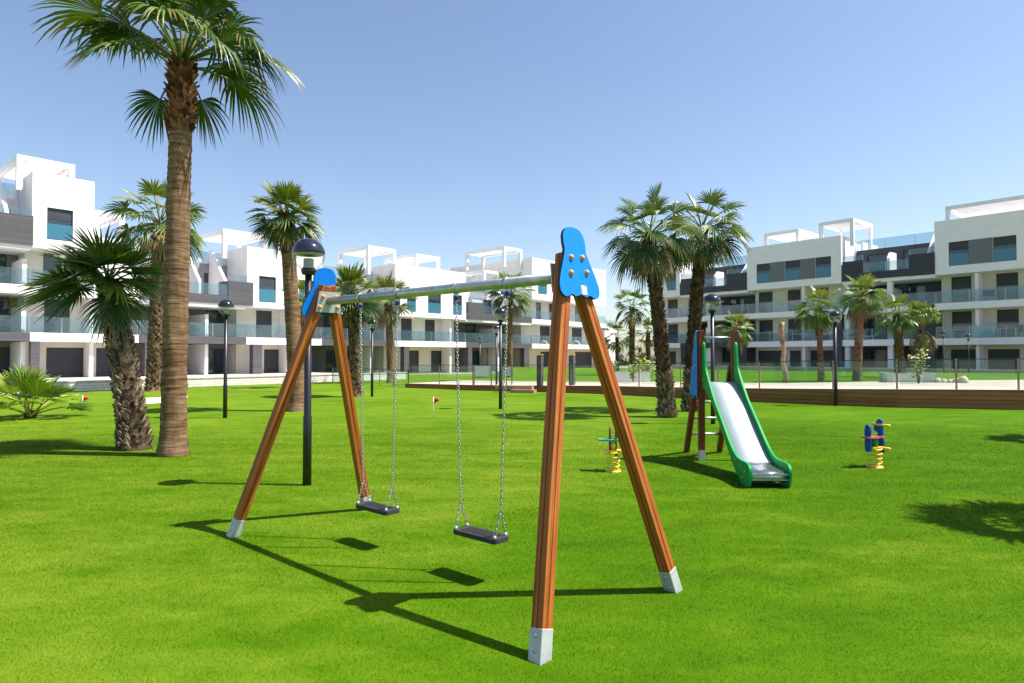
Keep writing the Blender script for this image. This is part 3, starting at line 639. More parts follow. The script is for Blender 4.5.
def recess(F, u0, u1, n, ztop, boxes, dk='clad', back='shadeplaster', portal=None, wins=None, finu=(), base=-.1, deep=9, roofglass=True, topback='grey_wall', white_soffit=True, lowslab=None, topfins=(), columns=(), D=3.4, rh=2.95, lowfins=()):
    """set back bay with dark parapets. boxes: list of (u0,u1) raised dark parapet boxes on the top balcony"""
    K = n-1; zt = ZF[K]; dkm = M[dk]
    for k in range(n-1):
        z0 = ZF[k] if k else base; z1 = ZF[k+1]-.55
        holes = [(a, b, ZF[k]+.04, ZF[k]+.04+2.25, kd) for a, b, kd in (wins[k] if wins else [])]
        wall(F, u0, u1, z0, z1, D, holes, M[back])
        if k:
            m = dkm if (k == 1 and lowslab != 'white') else M['plaster']
            F.part('balcony_slab', m, [(u0, u1, .004, D, ZF[k]-.55, ZF[k])]); balustrade(F, u0, u1, ZF[k])
        for fu in finu:
            F.part('partition_wall', M['plaster'], [(fu-.12, fu+.12, .5, D, z0, z1-.7 if k else z1-.02)])
        for cu0, cu1 in columns:
            F.part('pillar', M['plaster'], [(cu0, cu1, .35, .8, z0, z1)])
    # top balcony
    F.part('soffit_slab', M['plaster'], [(u0, u1, .06, D, zt-.72, zt-.42)])
    F.part('dark_parapet', dkm, [(u0, u1, -.02, .16, zt-.42, zt+.22)]+[(a, b, -.06, .14, zt-.45, zt+1.35) for a, b in boxes]+[(a, a+.15, .14, 1.6, zt-.45, zt+1.35) for a, b in boxes]+[(b-.15, b, .14, 1.6, zt-.45, zt+1.35) for a, b in boxes])
    F.part('floor_slab', M['paleground'], [(u0, u1, .16, D, zt-.42, zt-.02)])
    e = [u0]+[x for bx in sorted(boxes) for x in bx]+[u1]
    for i in range(0, len(e), 2):
        if e[i+1]-e[i] > .5: balustrade(F, e[i], e[i+1], zt+.2, .02, .85)
    for a, b in boxes: balustrade(F, a, b, zt+1.35, .02, .5)
    holes = [(a, b, zt+.02, zt+2.2, kd) for a, b, kd in (wins[n-1] if wins else [])]
    zr = zt+rh
    wall(F, u0, u1, zt-.02, zr, D, holes, M[topback])
    F.part('roof_slab', M['plaster'], [(u0, u1, D+.3, deep, zr-.3, zr-.02)])
    if roofglass: balustrade(F, u0, u1, zr, D+.08, .95)
    for fu, side in topfins:
        fin(F, fu, .5, zt+1.25, D+.2, zr+1.0, zt, .22)
    for fu in lowfins: fin(F, fu, .35, zt+1.35, 2.0, zt+1.9, zt, .25, dtop=.9)
    if portal:
        for a, b in portal: F.part('portal_column', dkm, [(a, b, -.03, .55, base, ZF[1]-.55)])
    F.part('rear_body', M['plaster'], [(u0, u1, D+.35, deep, base, zr-.3)])

# ---- left row
LA = math.atan2(.747, .665)
FL = Facade((-20.8, 49), LA, '', '', '')
GRP = 'white terraced apartment buildings'
U = FL.u
# A: four storeys
FL.start(60, 'apartment_building', 'four storey white apartment block at the far left, cut by the picture edge', GRP)
a0, a1, a2 = U(-150), U(30), U(140)
ub = U(95, 0, 9)
block(FL, a1, U(94, 0, 10), 4, [(U(47,0,10), U(73,0,10), 9.0, 11.0, 'halfguard')],
      [[(U(46,1.7,1), U(84,1.7,1), 'shut')], [(U(44,1.7,4), U(70,1.7,4), 'shut')], [(U(43,1.7,7), U(62,1.7,7), 'win')]], 13.1, partitions=[U(89, 1, 3)])
recess(FL, a0, a1-.02, 4, 0, [(U(-60), U(33,0,9))], wins=[[(U(-20,3,1), U(28,3,1), 'shut')], [(U(-25,3,4), U(10,3,4), 'win')], [(U(-25,3,7), U(8,3,7), 'win')], [(U(-20,3,10), U(12,3,10), 'win')]], finu=[U(18,2,4)], topfins=[(U(6,1,10), 1)], back='taupe', portal=[(U(31), U(40))], topback='plaster')
# lower right wing of A
block(FL, U(94,0,8)+.02, U(139,0,4), 3, [], [[(U(96,1.7,1), U(112,1.7,1), 'shut'), (U(124,1.7,1), U(134,1.7,1), 'win')], [(U(99,1.7,4), U(111,1.7,4), 'win'), (U(122,1.7,4), U(131,1.7,4), 'win')]], 9.5)
pergola(FL, U(20,0,13), U(79,0,13), .9, 7, 12.0, 14.2)
pergola(FL, U(95,0,11), U(127,0,11), .4, 6, 9.3, 11.35)
# B
FL.start(225, 'apartment_building', 'three storey white apartment block between the tallest palm and the globe lamp', GRP)
b0, b1_, b2_ = U(140,0,4), U(247,0,8), U(322,0,5)
block(FL, b1_, b2_, 3, [(U(259,0,7), U(276,0,7), 5.95, 8.0, 'halfguard'), (U(299,0,7), U(315,0,7), 5.95, 8.0, 'halfguard')],
      [[(U(264,1.7,1), U(279,1.7,1), 'shut'), (U(300,1.7,1), U(318,1.7,1), 'shut')], [(U(256,1.7,4), U(272,1.7,4), 'shut'), (U(298,1.7,4), U(316,1.7,4), 'shut')]], 10.2, partitions=[U(285,1,3)])
recess(FL, b0, b1_-.02, 3, 0, back='taupe', boxes= [(U(228,0,7), U(253,0,7)), (U(140,0,7), U(168,0,7))],
       wins=[[(U(190,3,1), U(205,3,1), 'curtain'), (U(210,3,1), U(236,3,1), 'win'), (U(150,3,1), U(170,3,1), 'win')], [(U(208,3,4), U(236,3,4), 'win'), (U(150,3,4), U(172,3,4), 'win')], [(U(206,3,7), U(232,3,7), 'win'), (U(165,3,7), U(180,3,7), 'win')]],
       finu=[U(201,1.5,3)], topfins=[(U(224,1,8), 1), (U(197,1,8), 1)], portal=[(U(253), U(262)), (U(145), U(153))])
pergola(FL, U(232,0,11), U(277,0,11), 1.5, 6.5, 9.3, 11.6)
# C
FL.start(395, 'apartment_building', 'three storey white apartment block seen under the middle of the swing beam', GRP)
c0, c1_, c2_ = b0, U(395,0,8), U(466,0,5)
c0 = U(322,0,5)+.03
block(FL, c1_, c2_, 3, [(U(407,0,7), U(416,0,7), 5.95, 8.0, 'halfguard'), (U(428,0,7), U(441,0,7), 5.95, 8.0, 'halfguard'), (U(453,0,7), U(462,0,7), 5.95, 8.0, 'halfguard')],
      [[(U(409,1.7,1), U(419,1.7,1), 'shut'), (U(431,1.7,1), U(442,1.7,1), 'shut'), (U(455,1.7,1), U(461,1.7,1), 'win')], [(U(401,1.7,4), U(412,1.7,4), 'shut'), (U(425,1.7,4), U(435,1.7,4), 'shut'), (U(454,1.7,4), U(458,1.7,4), 'win')]], 10.4, partitions=[U(447,1,3)])
recess(FL, c0, c1_-.02, 3, 0, back='taupe', boxes= [(U(379,0,7), U(400,0,7))],
       wins=[[(U(375,3,1), U(396,3,1), 'curtain'), (U(328,3,1), U(338,3,1), 'win'), (U(345,3,1), U(360,3,1), 'win')], [(U(326,3,4), U(350,3,4), 'win'), (U(372,3,4), U(382,3,4), 'win')], [(U(335,3,7), U(360,3,7), 'win')]],
       finu=[U(365,1.5,3)], topfins=[(U(372,1,8), 1)], portal=[(U(404), U(409)), (U(342), U(347))])
pergola(FL, U(376,0,12), U(404,0,12), 1.2, 6.2, 9.3, 12.0)
pergola(FL, U(424,0,12), U(448,0,12), 1.2, 6.5, 9.5, 11.9)
# D: four storeys
FL.start(533, 'apartment_building', 'four storey white apartment block behind the near swing legs', GRP)
d0_, d1_, d2_ = U(466,0,5)+.03, U(532,0,9), U(606,0,6)
block(FL, d1_, d2_, 4, [(U(538,0,10), U(547,0,10), 9.1, 11.0, 'halfguard'), (U(578,0,10), U(588,0,10), 9.1, 11.0, 'halfguard')],
      [[(U(540,1.7,1), U(550,1.7,1), 'shut'), (U(575,1.7,1), U(592,1.7,1), 'shut')], [(U(540,1.7,4), U(550,1.7,4), 'shut'), (U(572,1.7,4), U(582,1.7,4), 'shut')], [(U(536,1.7,7), U(541,1.7,7), 'win'), (U(549,1.7,7), U(553,1.7,7), 'win'), (U(575,1.7,7), U(584,1.7,7), 'win')]], 13.3, deep=14, partitions=[U(560,1,3)])
recess(FL, d0_, d1_-.02, 3, 0, back='taupe', boxes= [(U(468,0,7), U(484,0,7)), (U(512,0,7), U(521,0,7))],
       wins=[[(U(470,3,1), U(482,3,1), 'win'), (U(488,3,1), U(500,3,1), 'curtain')], [(U(468,3,4), U(478,3,4), 'win'), (U(514,3,4), U(522,3,4), 'shut')], [(U(486,3,7), U(500,3,7), 'win'), (U(520,3,7), U(528,3,7), 'halfguard')]],
       finu=[U(492,1.5,3)], topfins=[(U(508,1,8), 1)], portal=[(U(468), U(472)), (U(524), U(529))], topback='plaster')
pergola(FL, U(514,0,14), U(532,0,14), 1.5, 8, 12.0, 14.4)
pergola(FL, U(497,0,11), U(512,0,11), 2.0, 6, 9.1, 11.4)
b = MB(); b.box(U(606,0,4)+.02, U(618,0,4), 0.2, 8, -.1, 5.6); b.build('side_wing', M['plaster'], FL.root)
balustrade(FL, U(606,0,4)+.02, U(618,0,4), 5.6, .25, 1.0)
# ---- right row
RA = math.atan2(-.756, .655)
FR = Facade((36.2, 51.7), RA, '', '', '')
U = FR.u
BZ = .3
DK = 'shadeclad'
# R1 nearest
FR.start(935, 'apartment_building', 'four storey pale apartment block at the right edge with long window band', GRP)
r1a, r1b = U(935,0,8), U(1130,0,8)
def bandwins(*xs): return [(U(a,0,10), U(b,0,10), 9.05, 11.0, 'halfguard') for a, b in xs]
lw1 = [[(U(951,1.7,1), U(982,1.7,1), 'shut'), (U(988,1.7,1), U(1020,1.7,1), 'shut'), (U(1060,1.7,1), U(1090,1.7,1), 'shut')]]+[[(U(952,1.7,4), U(972,1.7,4), 'half'), (U(997,1.7,4), U(1019,1.7,4), 'half'), (U(1060,1.7,4), U(1085,1.7,4), 'half')]]*2
block(FR, r1a, r1b, 4, bandwins((948.6, 968.6), (993, 1016.5), (1050, 1075)), lw1, 12.85, base=BZ, partitions=[U(979,1,5)], awn=True)
FR.part('grey_panel', M['greyshutter'], [(U(968.6,0,10)+.01, U(993,0,10)-.01, -.03, .2, 9.05, 11.0)])
recess(FR, U(842,0,8)+.02, r1a-.02, 4, 0, [(U(842,0,9)+.05, U(863,0,9)), (U(909,0,9), U(935,0,9))], dk=DK, back='shaded_slate_wall', rh=2.75,
       wins=[[(U(868,3,1), U(900,3,1), 'win'), (U(908,3,1), U(926,3,1), 'win')], [(U(866,3,4), U(896,3,4), 'win'), (U(906,3,4), U(924,3,4), 'win')], [(U(866,3,7), U(896,3,7), 'win'), (U(906,3,7), U(924,3,7), 'win')], [(U(866,3,10), U(889,3,10), 'win'), (U(902,3,10), U(912,3,10), 'win')]],
       finu=[U(893,1.5,4)], portal=None, topback='shaded_slate_wall', base=BZ, lowslab='white', topfins=[(U(929,1,10), 1)], lowfins=[U(891,1,10)], columns=[(U(888,.4,3), U(893,.4,3)), (U(845,.4,3), U(849,.4,3))])
FR.part('dark_pilaster', M[DK], [(U(924,0,3), U(935,0,3), -.03, .5, BZ, 6.0)])
pergola(FR, U(943,0,14), U(1090,0,14), .6, 6, 11.9, 14.1)
def furniture(px, d, z, label, cat, group, kind):
    p = FR.o+FR.X*FR.raw(px, d, z)+FR.Y*d; rt = empty(kind, (p.x, p.y, z), RA, label, cat, group)
    if kind == 'balcony_table':
        b = MB(); b.box(-.6, .6, -.35, .35, .70, .74); b.build('table_top', M['white'], rt)
        for x in (-.54, .54):
            for y in (-.29, .29): b = MB(); b.box(x-.03, x+.03, y-.03, y+.03, 0, .70); b.build('leg', M['white'], rt)
    elif kind == 'balcony_chair':
        b = MB(); b.box(-.24, .24, -.24, .24, .42, .46); b.build('seat', M['shutter'], rt); b = MB(); b.box(-.24, .24, .20, .24, .461, .95); b.build('backrest', M['shutter'], rt)
        for x in (-.21, .21):
            for y in (-.21, .21): b = MB(); b.box(x-.02, x+.02, y-.02, y+.02, 0, .42); b.build('leg', M['alu'], rt)
    elif kind == 'deck_chair':
        b = MB(); b.prism([(-.9, .3), (.2, .3), (.75, .95), (.72, 1.0), (.17, .36), (-.9, .36)], (0, 0, 0), (1,0,0), (0,0,1), (0,1,0), .6); b.build('seat', M['white'], rt)
        for x in (-.8, .1): b = MB(); b.box(x-.03, x+.03, -.28, .28, 0, .3); b.build('leg', M['alu'], rt)
    else:
        b = MB(); b.box(-.75, .75, -.25, .25, .06, .88); b.build('body', M['white'], rt); b = MB(); b.box(-.78, .78, -.28, .28, .88, .92); b.build('top', M['white'], rt)
        for x in (-.6, .6): b = MB(); b.box(x-.05, x+.05, -.2, .2, 0, .06); b.build('foot', M['shutter'], rt)
FT = 'furniture on the right block balconies'
furniture(960, .8, 3.15, 'white table on the middle balcony, left of the pale partition wall', 'table', FT, 'balcony_table')
furniture(1008, .8, 3.15, 'white table on the middle balcony at the right picture edge', 'table', FT, 'balcony_table')
furniture(984, .6, 3.15, 'white low cabinet on the middle balcony beside the partition wall', 'cabinet', FT, 'balcony_cabinet')
furniture(1019, .9, 3.15, 'dark chair beside the right hand table on the middle balcony', 'chair', FT, 'balcony_chair')
furniture(986, .8, 6.05, 'dark chair on the upper balcony, left one of the pair', 'chair', FT, 'balcony_chair')
furniture(991, .9, 6.05, 'dark chair on the upper balcony, right one of the pair', 'chair', FT, 'balcony_chair')
furniture(873, .9, 3.15, 'white reclining deck chair on the balcony in the dark recess', 'deck chair', FT, 'deck_chair')
# R2 middle
FR.start(841, 'apartment_building', 'four storey pale apartment block behind the slide and the dead trunk', GRP)
r2a, r2b = U(747,0,8), U(841.5,0,8)
lw2 = [[(U(758,1.7,1), U(786,1.7,1), 'shut'), (U(790,1.7,1), U(801,1.7,1), 'shut'), (U(808,1.7,1), U(834,1.7,1), 'shut')]]+[[(U(759,1.7,4), U(773,1.7,4), 'half'), (U(788,1.7,4), U(801,1.7,4), 'half'), (U(815,1.7,4), U(829,1.7,4), 'half')]]*2
block(FR, r2a, r2b, 4, bandwins((756.5, 770), (785, 800), (815.6, 831)), lw2, 12.8, base=BZ, partitions=[U(806,1,5)])
for pa, pb_ in ((770, 785), (800, 815.6)): FR.part('grey_panel', M['greyshutter'], [(U(pa,0,10)+.01, U(pb_,0,10)-.01, -.03, .2, 9.05, 11.0)])
FR.part('dark_pilaster', M[DK], [(U(833,0,3), U(842,0,3), -.03, .5, BZ, 5.6)])
recess(FR, U(680,0,8), r2a-.02, 4, 0, [(U(681,0,9), U(699,0,9)), (U(727,0,9), U(747,0,9))], dk=DK, back='shaded_slate_wall', rh=2.75,
       wins=[[(U(702,3,1), U(722,3,1), 'win'), (U(728,3,1), U(742,3,1), 'win')], [(U(700,3,4), U(722,3,4), 'win'), (U(728,3,4), U(742,3,4), 'win')], [(U(700,3,7), U(722,3,7), 'win'), (U(728,3,7), U(742,3,7), 'win')], [(U(699,3,10), U(711,3,10), 'win'), (U(728,3,10), U(738,3,10), 'win')]],
       finu=[U(712,1.5,4)], topback='shaded_slate_wall', base=BZ, topfins=[(U(743,1,10), 1)], lowfins=[U(718,1,10)], columns=[(U(708,.4,3), U(711,.4,3))])
FR.part('dark_pilaster', M[DK], [(U(681,0,3), U(687,0,3), -.03, .5, BZ, 2.6)]); FR.part('dark_pilaster', M[DK], [(U(739,0,3), U(747,0,3), -.03, .5, BZ, 5.6)])
pergola(FR, U(814,0,14), U(849,0,14), 1.0, 5.5, 11.9, 14.45)
pergola(FR, U(759,0,14), U(794,0,14), 1.0, 5.5, 11.9, 14.2)
# R3 far
FR.start(668, 'apartment_building', 'farthest four storey pale block of the right row, mostly hidden behind the palm pair', GRP)
block(FR, U(655,0,6), U(680,0,8)-.02, 4, [(U(667,0,10), U(676,0,10), 9.15, 11.15, 'halfguard')], [[(U(668,1.7,1), U(676,1.7,1), 'shut')]]+[[(U(668,1.7,4), U(678,1.7,4), 'half')]]*2, 12.7, base=BZ)

g0 = FR.o+FR.Y*-6.5; ua, uz = FR.raw(672, -6.5, .4), FR.raw(1100, -6.5, .4); p0 = g0+FR.X*ua
rt = empty('concrete_wall', (p0.x, p0.y, .3), RA, 'long low grey wall between the upper lawn and the right apartment row', 'wall')
b = MB(); b.box(0, uz-ua, 0, .25, -.3, .40); b.build('wall', M['lowgrey'], rt); b = MB(); b.box(-.02, uz-ua+.02, -.03, .28, .40, .45); b.build('coping', M['stone'], rt)
q = [g0+FR.X*(ua-3)+FR.Y*.1, g0+FR.X*(uz+20)+FR.Y*.1, g0+FR.X*(uz+20)+FR.Y*7.5, g0+FR.X*(ua-3)+FR.Y*7.5]
sheet('bounce_paving', [(k.x, k.y, .46) for k in q], M['paleground'])  # pale paving added before the right row to bounce neutral light onto it
# ---------------------------------------------------------------- left garden wall and terrace
w0, w1 = ground(-60, 396.5), ground(406, 379)
wd = (w1-w0); wl = wd.length; wa = math.atan2(wd.y, wd.x)
rt = empty('stone_wall', w0, wa, 'low pale stone garden wall in front of the left apartment row', 'wall')
b = MB(); b.box(0, wl, 0, .3, -.05, .44); b.build('wall', M['blocks'], rt)
b = MB(); b.box(-.02, wl+.02, -.03, .33, .44, .50); b.build('coping', M['stone'], rt)
b = MB(); nrm = V((-wd.y, wd.x, 0)).normalized(); q0, q1 = w0+nrm*.2, w1+nrm*.2
b.add([(q0.x, q0.y, .3), (q1.x, q1.y, .3), (q1.x+nrm.x*14, q1.y+nrm.y*14, .3), (q0.x+nrm.x*14, q0.y+nrm.y*14, .3)], [(0, 1, 2, 3)]); tag(b.build('garden_terrace', M['paleground']), kind='structure')
# steps up in the garden wall
sp_ = w0+wd*((ground(402, 379)-w0).length/wl)
# ---------------------------------------------------------------- right terrace with brown deck wall
edge_px = [(405, 387.6, .22), (470, 390.3, .26), (540, 392, .30), (600, 393.8, .36), (680, 398, .43), (760, 402, .50), (835, 405.3, .56), (900, 407.6, .60), (1024, 410, .63), (1200, 413, .66)]
EP = [(ground(a, b_), h) for a, b_, h in edge_px]
mb = MB()
for i in range(len(EP)-1):
    (p, h), (q, g) = EP[i], EP[i+1]; n = V((-(q-p).y, (q-p).x, 0)).normalized()*.08
    mb.add([p+V((0,0,-.05)), q+V((0,0,-.05)), q+V((0,0,g)), p+V((0,0,h)), p+n+V((0,0,-.05)), q+n+V((0,0,-.05)), q+n+V((0,0,g)), p+n+V((0,0,h))], [(0,1,2,3),(5,4,7,6),(3,2,6,7),(1,5,6,2),(0,3,7,4)])
o0 = EP[0][0]
rt = tag(mb.build('retaining_wall', M['deck']), 'low brown timber board retaining wall along the raised terrace', 'wall')
pv = [(p+V((-.02,.05,0))+V((0,0,h-.004))) for p, h in EP]
inn = [(p+V((2.9, 4.8, 0))*(1.0 if i < 6 else 1.25+.25*(i-6))+V((0,0,h-.004))) for i, (p, h) in enumerate(EP)]
mb = MB(); n = len(pv); mb.add(pv+inn, [(i, i+1, n+i+1, n+i) for i in range(n-1)]); tag(mb.build('paved_path', M['paving']), kind='structure')
back = [V((p.x*1.9+6, max(p.y*1.9, 62), .42)) for p in inn]
mb = MB(); mb.add([p-V((0,0,.006))-V((.3,.5,0)) for p in inn]+back, [(i, i+1, n+i+1, n+i) for i in range(n-1)]); tag(mb.build('upper_lawn', M['turf']), kind='structure')
# paved pool surround beyond, in front of the right row
# step
s0, s1 = ground(513, 392.4), ground(536, 392.9)
rt = empty('wooden_step', s0, math.atan2((s1-s0).y, (s1-s0).x), 'light timber double step up to the raised terrace', 'step')
L_ = (s1-s0).length; b = MB(); b.box(0, L_, -.35, .1, -.01, .15); b.build('tread', M['deckstep'], rt); b = MB(); b.box(-.9, L_-.2, -.02, .3, .15, .315); b.build('tread', M['deckstep'], rt)
# glass fence
def fence(pts, label, post_h=1.0, every=1.95, name='glass_fence'):
    rt = empty(name, pts[0], 0, label, 'fence'); o = pts[0]
    gl = MB(); rl = MB(); posts = []
    for i in range(len(pts)-1):
        p, q = pts[i]-o, pts[i+1]-o; n = max(1, round((q-p).length/every)); d = (q-p).normalized(); s = V((-d.y, d.x, 0)).normalized()
        for k in range(n):
            a, c = p+(q-p)*(k/n), p+(q-p)*((k+1)/n); posts.append(a)
            gl.add([a+d*.08+V((0,0,.08)), c-d*.08+V((0,0,.08)), c-d*.08+V((0,0,post_h-.06)), a+d*.08+V((0,0,post_h-.06))]+[x+s*.012 for x in (a+d*.08+V((0,0,.08)), c-d*.08+V((0,0,.08)), c-d*.08+V((0,0,post_h-.06)), a+d*.08+V((0,0,post_h-.06)))], [(0,1,2,3),(7,6,5,4),(3,2,6,7),(0,4,5,1),(0,3,7,4),(1,5,6,2)])
            rl.beam(a+V((0,0,post_h-.02)), c+V((0,0,post_h-.02)), s, .04, .03)
    posts.append(pts[-1]-o)
    gl.build('glass_panel', M['fglass'], rt); rl.build('top_rail', M['railmat'], rt)
    for a in posts[:95]:
        b = MB(); b.beam(a-V((0,0,.05)), a+V((0,0,post_h)), (1, 0, 0), .055, .055, ch=.008); b.build('post', M['bronze'], rt)
    return rt
fp = [p+V((.12, .35, h)) for p, h in EP]
fence(fp, 'glass fence with bronze posts along the top of the brown terrace wall')
f0 = fp[0]; fence([at_depth(333, 381, 43)*1.0 if False else V(((333-CX)/F_PX*41, 41, 0)), V(((380-CX)/F_PX*37, 37, 0)), f0-V((0, 0, f0.z))], 'glass fence with dark rail running from the terrace corner towards the garden wall', .95, name='glass_fence')

# ---------------------------------------------------------------- swing set
Bd = V((-.7493, .6622, 0)); Sd = V((.690, .7238, 0)); C0 = V((-.7305, 5.3875, 0)); HALF = 1.861; LEAN = .355; BH = 2.245; SPR = .737
fr = empty('swing_stand', C0, 0, 'timber swing frame with two splayed A legs, blue end plates and a steel beam', 'swing stand')
lb = MB(); lb.tube([Bd*-(HALF-LEAN-.06)+V((0, 0, BH)), Bd*(HALF-LEAN-.06)+V((0, 0, BH))], .040, 20); lb.build('beam', M['galv'], fr)
plate_half = [(.0, 2.575), (.070, 2.562), (.112, 2.515), (.12, 2.455), (.117, 2.405), (.145, 2.335), (.188, 2.245), (.216, 2.165), (.207, 2.105), (.16, 2.08), (.102, 2.10), (.058, 2.088), (.0, 2.10)]
outline = spline(plate_half+[(-x, z) for x, z in plate_half[-2:0:-1]], 5)
for e in (-1, 1):
    foot_c = Bd*(HALF*e); top_c = Bd*((HALF-LEAN)*e); up = (top_c+V((0,0,BH))-foot_c).normalized(); outw = up.cross(Sd).normalized()
    if outw.dot(Bd*e) < 0: outw = -outw
    for s in (-1, 1):
        p0 = foot_c+Sd*(SPR*s); p1 = top_c+Sd*(.075*s)+V((0,0,BH)); d = (p1-p0).normalized(); p1 = p1+d*.16
        W = .088
        g = MB(); ax = (Sd-d*Sd.dot(d)).normalized(); ay = d.cross(ax); zq = d.to_track_quat('Z', 'Y')
        # two laminated planks per leg with a groove between, built along local z for the grain
        leg = MB(); Lg = (p1-p0).length
        for qa in ((-W/2, -.0028), (.0028, W/2)):
            for qb in ((-W/2, -.0028), (.0028, W/2)): leg.box(*qa, *qb, .02, Lg)
        leg.box(-W/2+.008, W/2-.008, -.0035, .0035, .03, Lg-.01); leg.box(-.0035, .0035, -W/2+.008, W/2-.008, .031, Lg-.011)
        for sx in (-1, 1): pass
        rot = Matrix((ax, -(d.cross(ax))*-1, d)).transposed()
        ob = leg.build('leg', M['wood'], fr); ob.location = p0; ob.rotation_euler = rot.to_euler()
        md = ob.modifiers.new('bevel', 'BEVEL'); md.width = .004; md.segments = 2; md.limit_method = 'ANGLE'
        b = MB(); t = W/2+.004; hs = .165
        b.box(-t, t, -t, t, -.03, hs)
        sh = b.build('metal_shoe', M['shoe'], ob); md = sh.modifiers.new('bevel', 'BEVEL'); md.width = .004; md.segments = 2
        for zb_ in (.045, .125):
            for q in (-1, 1):
                b = MB(); b.lathe([(.0, .007), (.009, .006), (.012, 0)], 10, M4=Matrix.Rotation(R(90)*q, 4, 'Y'))
                b.build('bolt', M['galv'], sh).location = (q*t, 0, zb_)
    # blue plate on the outside of the legs
    pb = MB(); o = top_c+outw*.066+V((0, 0, 0)); n_up = V((up.x/up.z, up.y/up.z, 1))
    poly = [(x, z-BH) for x, z in outline]
    pb.prism(poly, o+V((0,0,BH)), Sd, up, outw, .022, 0, 1); pl = pb.build('end_plate', [M['blue'], M['edge']], fr)
    for x, z in ((-.062, 2.355), (.062, 2.365), (-.085, 2.245), (.092, 2.262)):
        b = MB(); zax = outw; m4 = Matrix((Sd, up, outw)).transposed().to_4x4()
        b.lathe([(.0, .022), (.010, .020), (.018, .013), (.021, .0)], 14, M4=m4, c=o+V((0,0,BH))+Sd*x+up*(z-BH)+outw*.011); b.build('bolt_cap', M['orange'], pl)
    b = MB(); cc = o+V((0,0,BH))+Sd*.035+up*(-.11)+outw*.0125; b.prism([(-.032, -.032), (.032, -.032), (.032, .032), (-.032, .032)], cc, Sd, up, outw, .003); b.build('sticker', M['label'], pl)
    # inner steel bracket
    b = MB(); oi = top_c-outw*.062; b.prism([(-.135, -.105), (.135, -.105), (.115, .10), (-.115, .10)], oi+V((0,0,BH)), Sd, up, outw, .008); br = b.build('bracket', M['shoe'], fr)
    for x, z in ((-.075, .05), (.075, .055), (-.10, -.055), (.095, -.05)):
        b = MB(); m4 = Matrix((Sd, -up, -outw)).transposed().to_4x4(); b.lathe([(.0, .022), (.010, .020), (.018, .013), (.021, .0)], 12, M4=m4, c=oi+V((0,0,BH))+Sd*x+up*z-outw*.004); b.build('bolt_cap', M['orange'], br)
def chain(mb, p0, p1, link=.034, r=.0032, w=.0088):
    p0, p1 = V(p0), V(p1); d = (p1-p0); L = d.length; d.normalize(); n = max(2, int(L/(link*.74))); a = d.orthogonal().normalized(); b = d.cross(a)
    for i in range(n):
        c = p0+d*(L*(i+.5)/n); s = a if i % 2 == 0 else b; s = (s+.15*random.uniform(-1, 1)*(b if i % 2 == 0 else a)).normalized(); hl = link/2-w
        pts = []
        for k in range(5): t = math.pi*k/4; pts.append(c+s*(w*math.cos(t))+d*(hl+w*math.sin(t)))
        for k in range(5): t = math.pi+math.pi*k/4; pts.append(c+s*(w*math.cos(t))+d*(-hl+w*math.sin(t)))
        mb.tube(pts, r, 5, closed=True)
SZ = .345; SL, SW, ST = .47, .17, .036
def swing(tc, label):
    o = C0+Bd*(tc-HALF); rt = empty('swing', V((o.x, o.y, 0)), math.atan2(Bd.y, Bd.x), label, 'swing', 'rubber seat swings hanging from the beam')
    # local x along the beam
    outl = []; rr = .035
    for cx, cy, a0_ in ((SL/2-rr, SW/2-rr, 0), (-SL/2+rr, SW/2-rr, 90), (-SL/2+rr, -SW/2+rr, 180), (SL/2-rr, -SW/2+rr, 270)):
        for k in range(5): a = R(a0_+k*22.5); outl.append((cx+rr*math.cos(a), cy+rr*math.sin(a)))
    b = MB(); b.prism(outl, (0, 0, SZ-ST/2), (1,0,0), (0,1,0), (0,0,1), ST); st = b.build('seat', M['rubber'], rt)
    md = st.modifiers.new('bevel', 'BEVEL'); md.width = .008; md.segments = 3; md.limit_method = 'ANGLE'
    b = MB()
    for k in range(9):
        y = -SW/2+.025+(SW-.05)*k/8; b.box(-SL/2+.07, SL/2-.07, y-.004, y+.004, SZ-.001, SZ+.0025)
    b.build('grip_rib', M['rubber'], st)
    for e in (-1, 1):
        xt = .275*e; xb = .207*e; ztop = BH-.135; vj = V((.217*e, 0, SZ+.20))
        b = MB(); b.lathe([(.043, -.018), (.046, -.018), (.046, .018), (.043, .018)], 18, M4=Matrix.Rotation(R(90), 4, 'Y'), c=(xt, 0, BH))
        b.box(xt-.018, xt+.018, -.008, .008, BH-.105, BH-.042); b.tube([(xt, 0, BH-.10), (xt, 0, BH-.135)], .006, 8); hb = b.build('hanger', M['galv'], rt)
        b = MB(); b.lathe([(.0, -.024), (.012, -.021), (.021, -.012), (.024, 0), (.021, .012), (.012, .021), (.0, .024)], 14, c=(xt, 0, BH-.082)); b.build('joint_cap', M['cap_blue'], hb)
        b = MB(); chain(b, (xt, 0, ztop), vj); chain(b, vj, (xb, SW*.36, SZ+.02)); chain(b, vj, (xb, -SW*.36, SZ+.02)); b.build('chain', M['chain'], rt)
        for q in (-1, 1):
            b = MB(); b.tube([(xb, q*SW*.36, SZ-.004), (xb, q*SW*.36, SZ+.022)], [.014, .010], 10); b.build('seat_bolt', M['shoe'], st)
    return rt
swing(1.21, 'black rubber swing seat on chains, nearer to the camera')
swing(2.51, 'black rubber swing seat on chains, beside the far timber legs')

# ---------------------------------------------------------------- slide
sl = empty('slide', V((3.36, 10.46, 0)), R(180-1.2), 'green sided playground slide with steel chute, timber posts and blue panels', 'slide')
